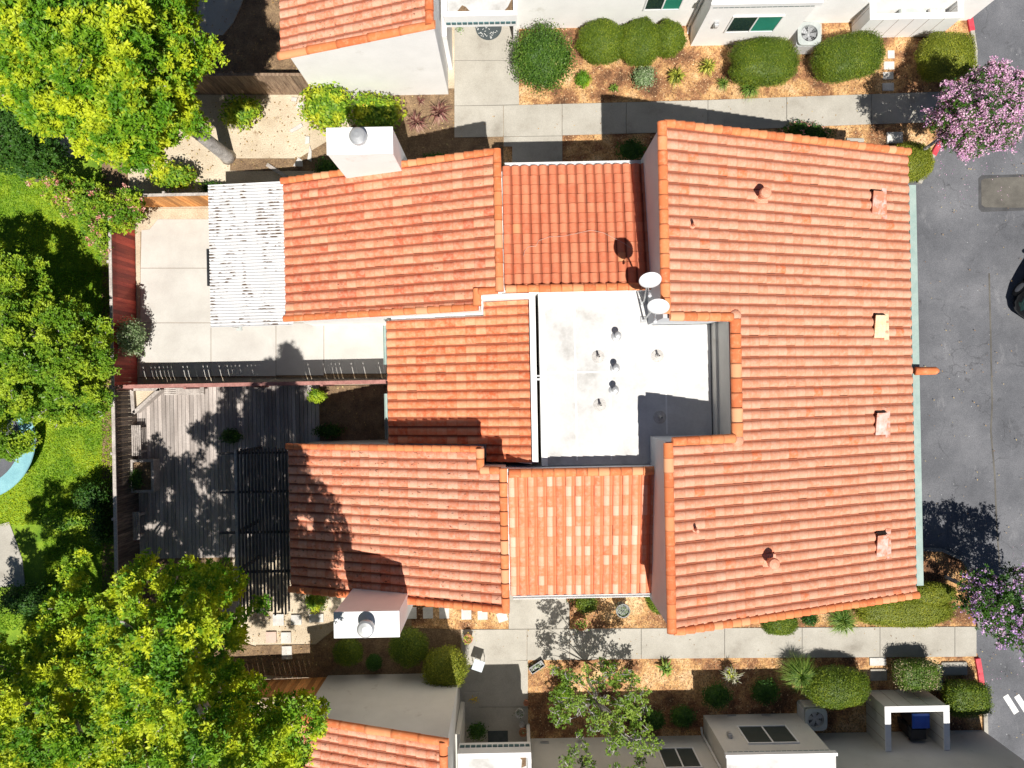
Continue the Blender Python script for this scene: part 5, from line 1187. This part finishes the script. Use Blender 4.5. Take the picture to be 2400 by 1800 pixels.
for px, py, rx, ry, h, lab, mt in ((815, 1529, .56, .50, .9, 'dark clipped bush under the lower chimney, left of a small one', Hd), (876, 1553, .30, .30, .6, 'smallest dark bush between two larger ones under the lower chimney', MT['leaf_deep']),
                                   (958, 1518, .74, .70, 1.1, 'round dark clipped bush right of the lower chimney', Hd), (1043, 1567, .84, .78, 1.4, 'round clipped bush against the beige wall, its right side sunlit yellow', HY)):
    shrub('clipped_shrub', lab, px, py, h, rx, ry, mt, .055, .9, 2.3, .06, loose=.2)
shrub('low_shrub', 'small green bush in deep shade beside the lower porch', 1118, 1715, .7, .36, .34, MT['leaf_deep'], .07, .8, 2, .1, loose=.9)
shrub('clipped_shrub', 'olive green bush under the gutter of the streaked roof', 1375, 1415, .8, .40, .38, Hd, .055, .9, 2.2, .08, loose=.4)
shrub('leafy_shrub', 'green bush in the corner between the streaked roof and the big roof wall', 1548, 1415, .6, .62, .42, Hd, .055, .9, 2, .06, rot=-.6)
shrub('clipped_shrub', 'rounded dark green bush under the big roof edge, left of the tuft grass', 1828, 1462, .8, .68, .44, Hd, .05, .9, 2.3, .05)
shrub('rose_bush', 'small leafy plant between the rounded bush and the tuft grass', 1898, 1452, .5, .36, .26, MT['leaf_deep'], .07, .8, 2, .1, loose=1)
blades('ornamental_grass', 'green tuft grass drooping over the sidewalk below the big roof', 1972, 1452, 700, .60, .014, .5, MT['blade_green'], .22)
shrub('clipped_hedge', 'long low clipped hedge beside the lower sidewalk, between the grass and the lilac tree', 2120, 1432, .75, 1.80, .58, HY, .05, 1.0, 3.2, .05)
shrub('clipped_hedge', 'clipped hedge tucked behind the long one at the lower corner of the big roof', 2180, 1392, .8, .95, .42, HY, .05, 1.0, 2.8, .06)
blades('agave', 'bright green agave rosette with pinkish tips in the sunny mulch', 1558, 1566, 46, .40, .085, .35, MT['blade_green'], .05, cat='agave')
blades('ornamental_grass', 'large fountain grass clump standing beside the dome shrub', 1868, 1575, 1100, .80, .013, .85, MT['blade_green'], .16)
shrub('dome_shrub', 'dome shaped clipped shrub between the fountain grass and the bin enclosure', 1965, 1612, 1.3, 1.22, .78, Hd, .05, 1.0, 2.1, .04)
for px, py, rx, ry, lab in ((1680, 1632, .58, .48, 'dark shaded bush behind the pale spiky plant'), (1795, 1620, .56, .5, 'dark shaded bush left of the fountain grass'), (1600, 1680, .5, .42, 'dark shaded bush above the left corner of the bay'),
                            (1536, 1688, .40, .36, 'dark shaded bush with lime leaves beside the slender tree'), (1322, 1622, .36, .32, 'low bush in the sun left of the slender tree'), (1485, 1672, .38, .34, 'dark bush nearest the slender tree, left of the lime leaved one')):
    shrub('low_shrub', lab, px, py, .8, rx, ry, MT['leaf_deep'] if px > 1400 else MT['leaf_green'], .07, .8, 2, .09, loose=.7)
shrub('clipped_hedge', 'box shaped hedge with brown flecked leaves beside the bin enclosure', 2148, 1580, 1.1, .80, .52, MT['leaf_fleck'], .055, 1.0, 5, .03, loose=.2)
shrub('clipped_hedge', 'bright green box shaped hedge between the bin enclosure and the red kerb', 2266, 1636, 1.1, .80, .62, Hd, .055, 1.0, 5, .03, loose=.1)
shrub('leafy_shrub', 'bush growing at the deck edge in front of the pergola', 540, 1022, .9, .40, .30, MT['leaf_deep'], .08, .8, 2, .1, loose=.8)
shrub('leafy_shrub', 'bright green bush beside the reddish fence in the small garden', 742, 928, .8, .36, .28, MT['leaf_green'], .08, .8, 2, .1, loose=.9)
shrub('low_shrub', 'dark leafy plants along the foot of the grey gable wall', 770, 1010, .5, .6, .28, MT['leaf_deep'], .08, .8, 2, .1, loose=1)
shrub('planter_shrub', 'low dry shrub growing in the square planter on the deck', 335, 1120, .45, .26, .42, MT['leaf_deep'], .07, .7, 2, .1, loose=1, z0=.5)
blades('ground_tuft', 'small weed tuft in the gravel corner of the patio', 338, 492, 30, .2, .025, .25, MT['blade_green'], .05)

# fallen leaves, petals and wood chips lying about
def scatter(name, polys, dens, size, mat, z):
    P = []
    for poly in polys:
        a = np.array(poly); n = int(dens * (a[:, 0].max() - a[:, 0].min()) * (a[:, 1].max() - a[:, 1].min()) / 3800)
        for _ in range(n):
            x = random.uniform(a[:, 0].min(), a[:, 0].max()); y = random.uniform(a[:, 1].min(), a[:, 1].max())
            if inside(x, y, poly): g = G(x, y); P.append((g[0], g[1], z + random.uniform(0, .01)))
    P = np.array(P); A, B = leafset(P, np.tile([0, 0, 1.0], (len(P), 1)), size, .5, .25)
    quads(name, P, A, B, mat, None, rng.random(len(P)), kind='stuff')
MT['chips'] = leafmat('dry_chips', [(0, (.10, .05, .02)), (.4, (.34, .18, .08)), (1, (.72, .52, .30))], .05)
MT['dry_leaf'] = leafmat('dry_leaves', [(0, (.16, .08, .03)), (.6, (.42, .26, .10)), (1, (.60, .50, .22))], .05)
NB = [(1217, 40), (2272, 36), (2280, 180), (2262, 222), (1797, 231), (1216, 247)]; SB = [(1238, 1545), (2288, 1542), (2302, 1718), (1238, 1722)]
N2 = [(1318, 316), (2255, 285), (2205, 335), (2158, 400), (1318, 400)]; S2 = [(1335, 1385), (2150, 1385), (2288, 1425), (2287, 1468), (1335, 1471)]
scatter('wood_chips', [NB, SB, N2, S2, [(965, 1370), (1192, 1370), (1192, 1472), (965, 1470)]], 95, .065, MT['chips'], .055)
scatter('fallen_leaves', [[(2160, 400), (2400, 380), (2400, 1800), (2305, 1800), (2290, 1300), (2160, 1280)], [(1065, 228), (2262, 214), (2262, 290), (1065, 326)], [(1084, 1470), (2286, 1466), (2286, 1542), (1084, 1550)]], 2.2, .06, MT['dry_leaf'], .085)
scatter('fallen_leaves', [[(400, 225), (735, 225), (735, 400), (400, 400)], [(540, 1370), (780, 1370), (780, 1560), (540, 1560)], [(745, 905), (906, 905), (906, 1030), (745, 1030)], [(930, 212), (1064, 212), (1064, 390), (880, 390)], [(455, 0), (700, 0), (735, 215), (455, 215)]], 16, .07, MT['dry_leaf'], .065)
scatter('fallen_petals', [[(2180, 340), (2400, 330), (2400, 480), (2200, 470)], [(2230, 1280), (2400, 1260), (2400, 1600), (2300, 1600)]], 9, .045, MT['petal_pink'], .02)
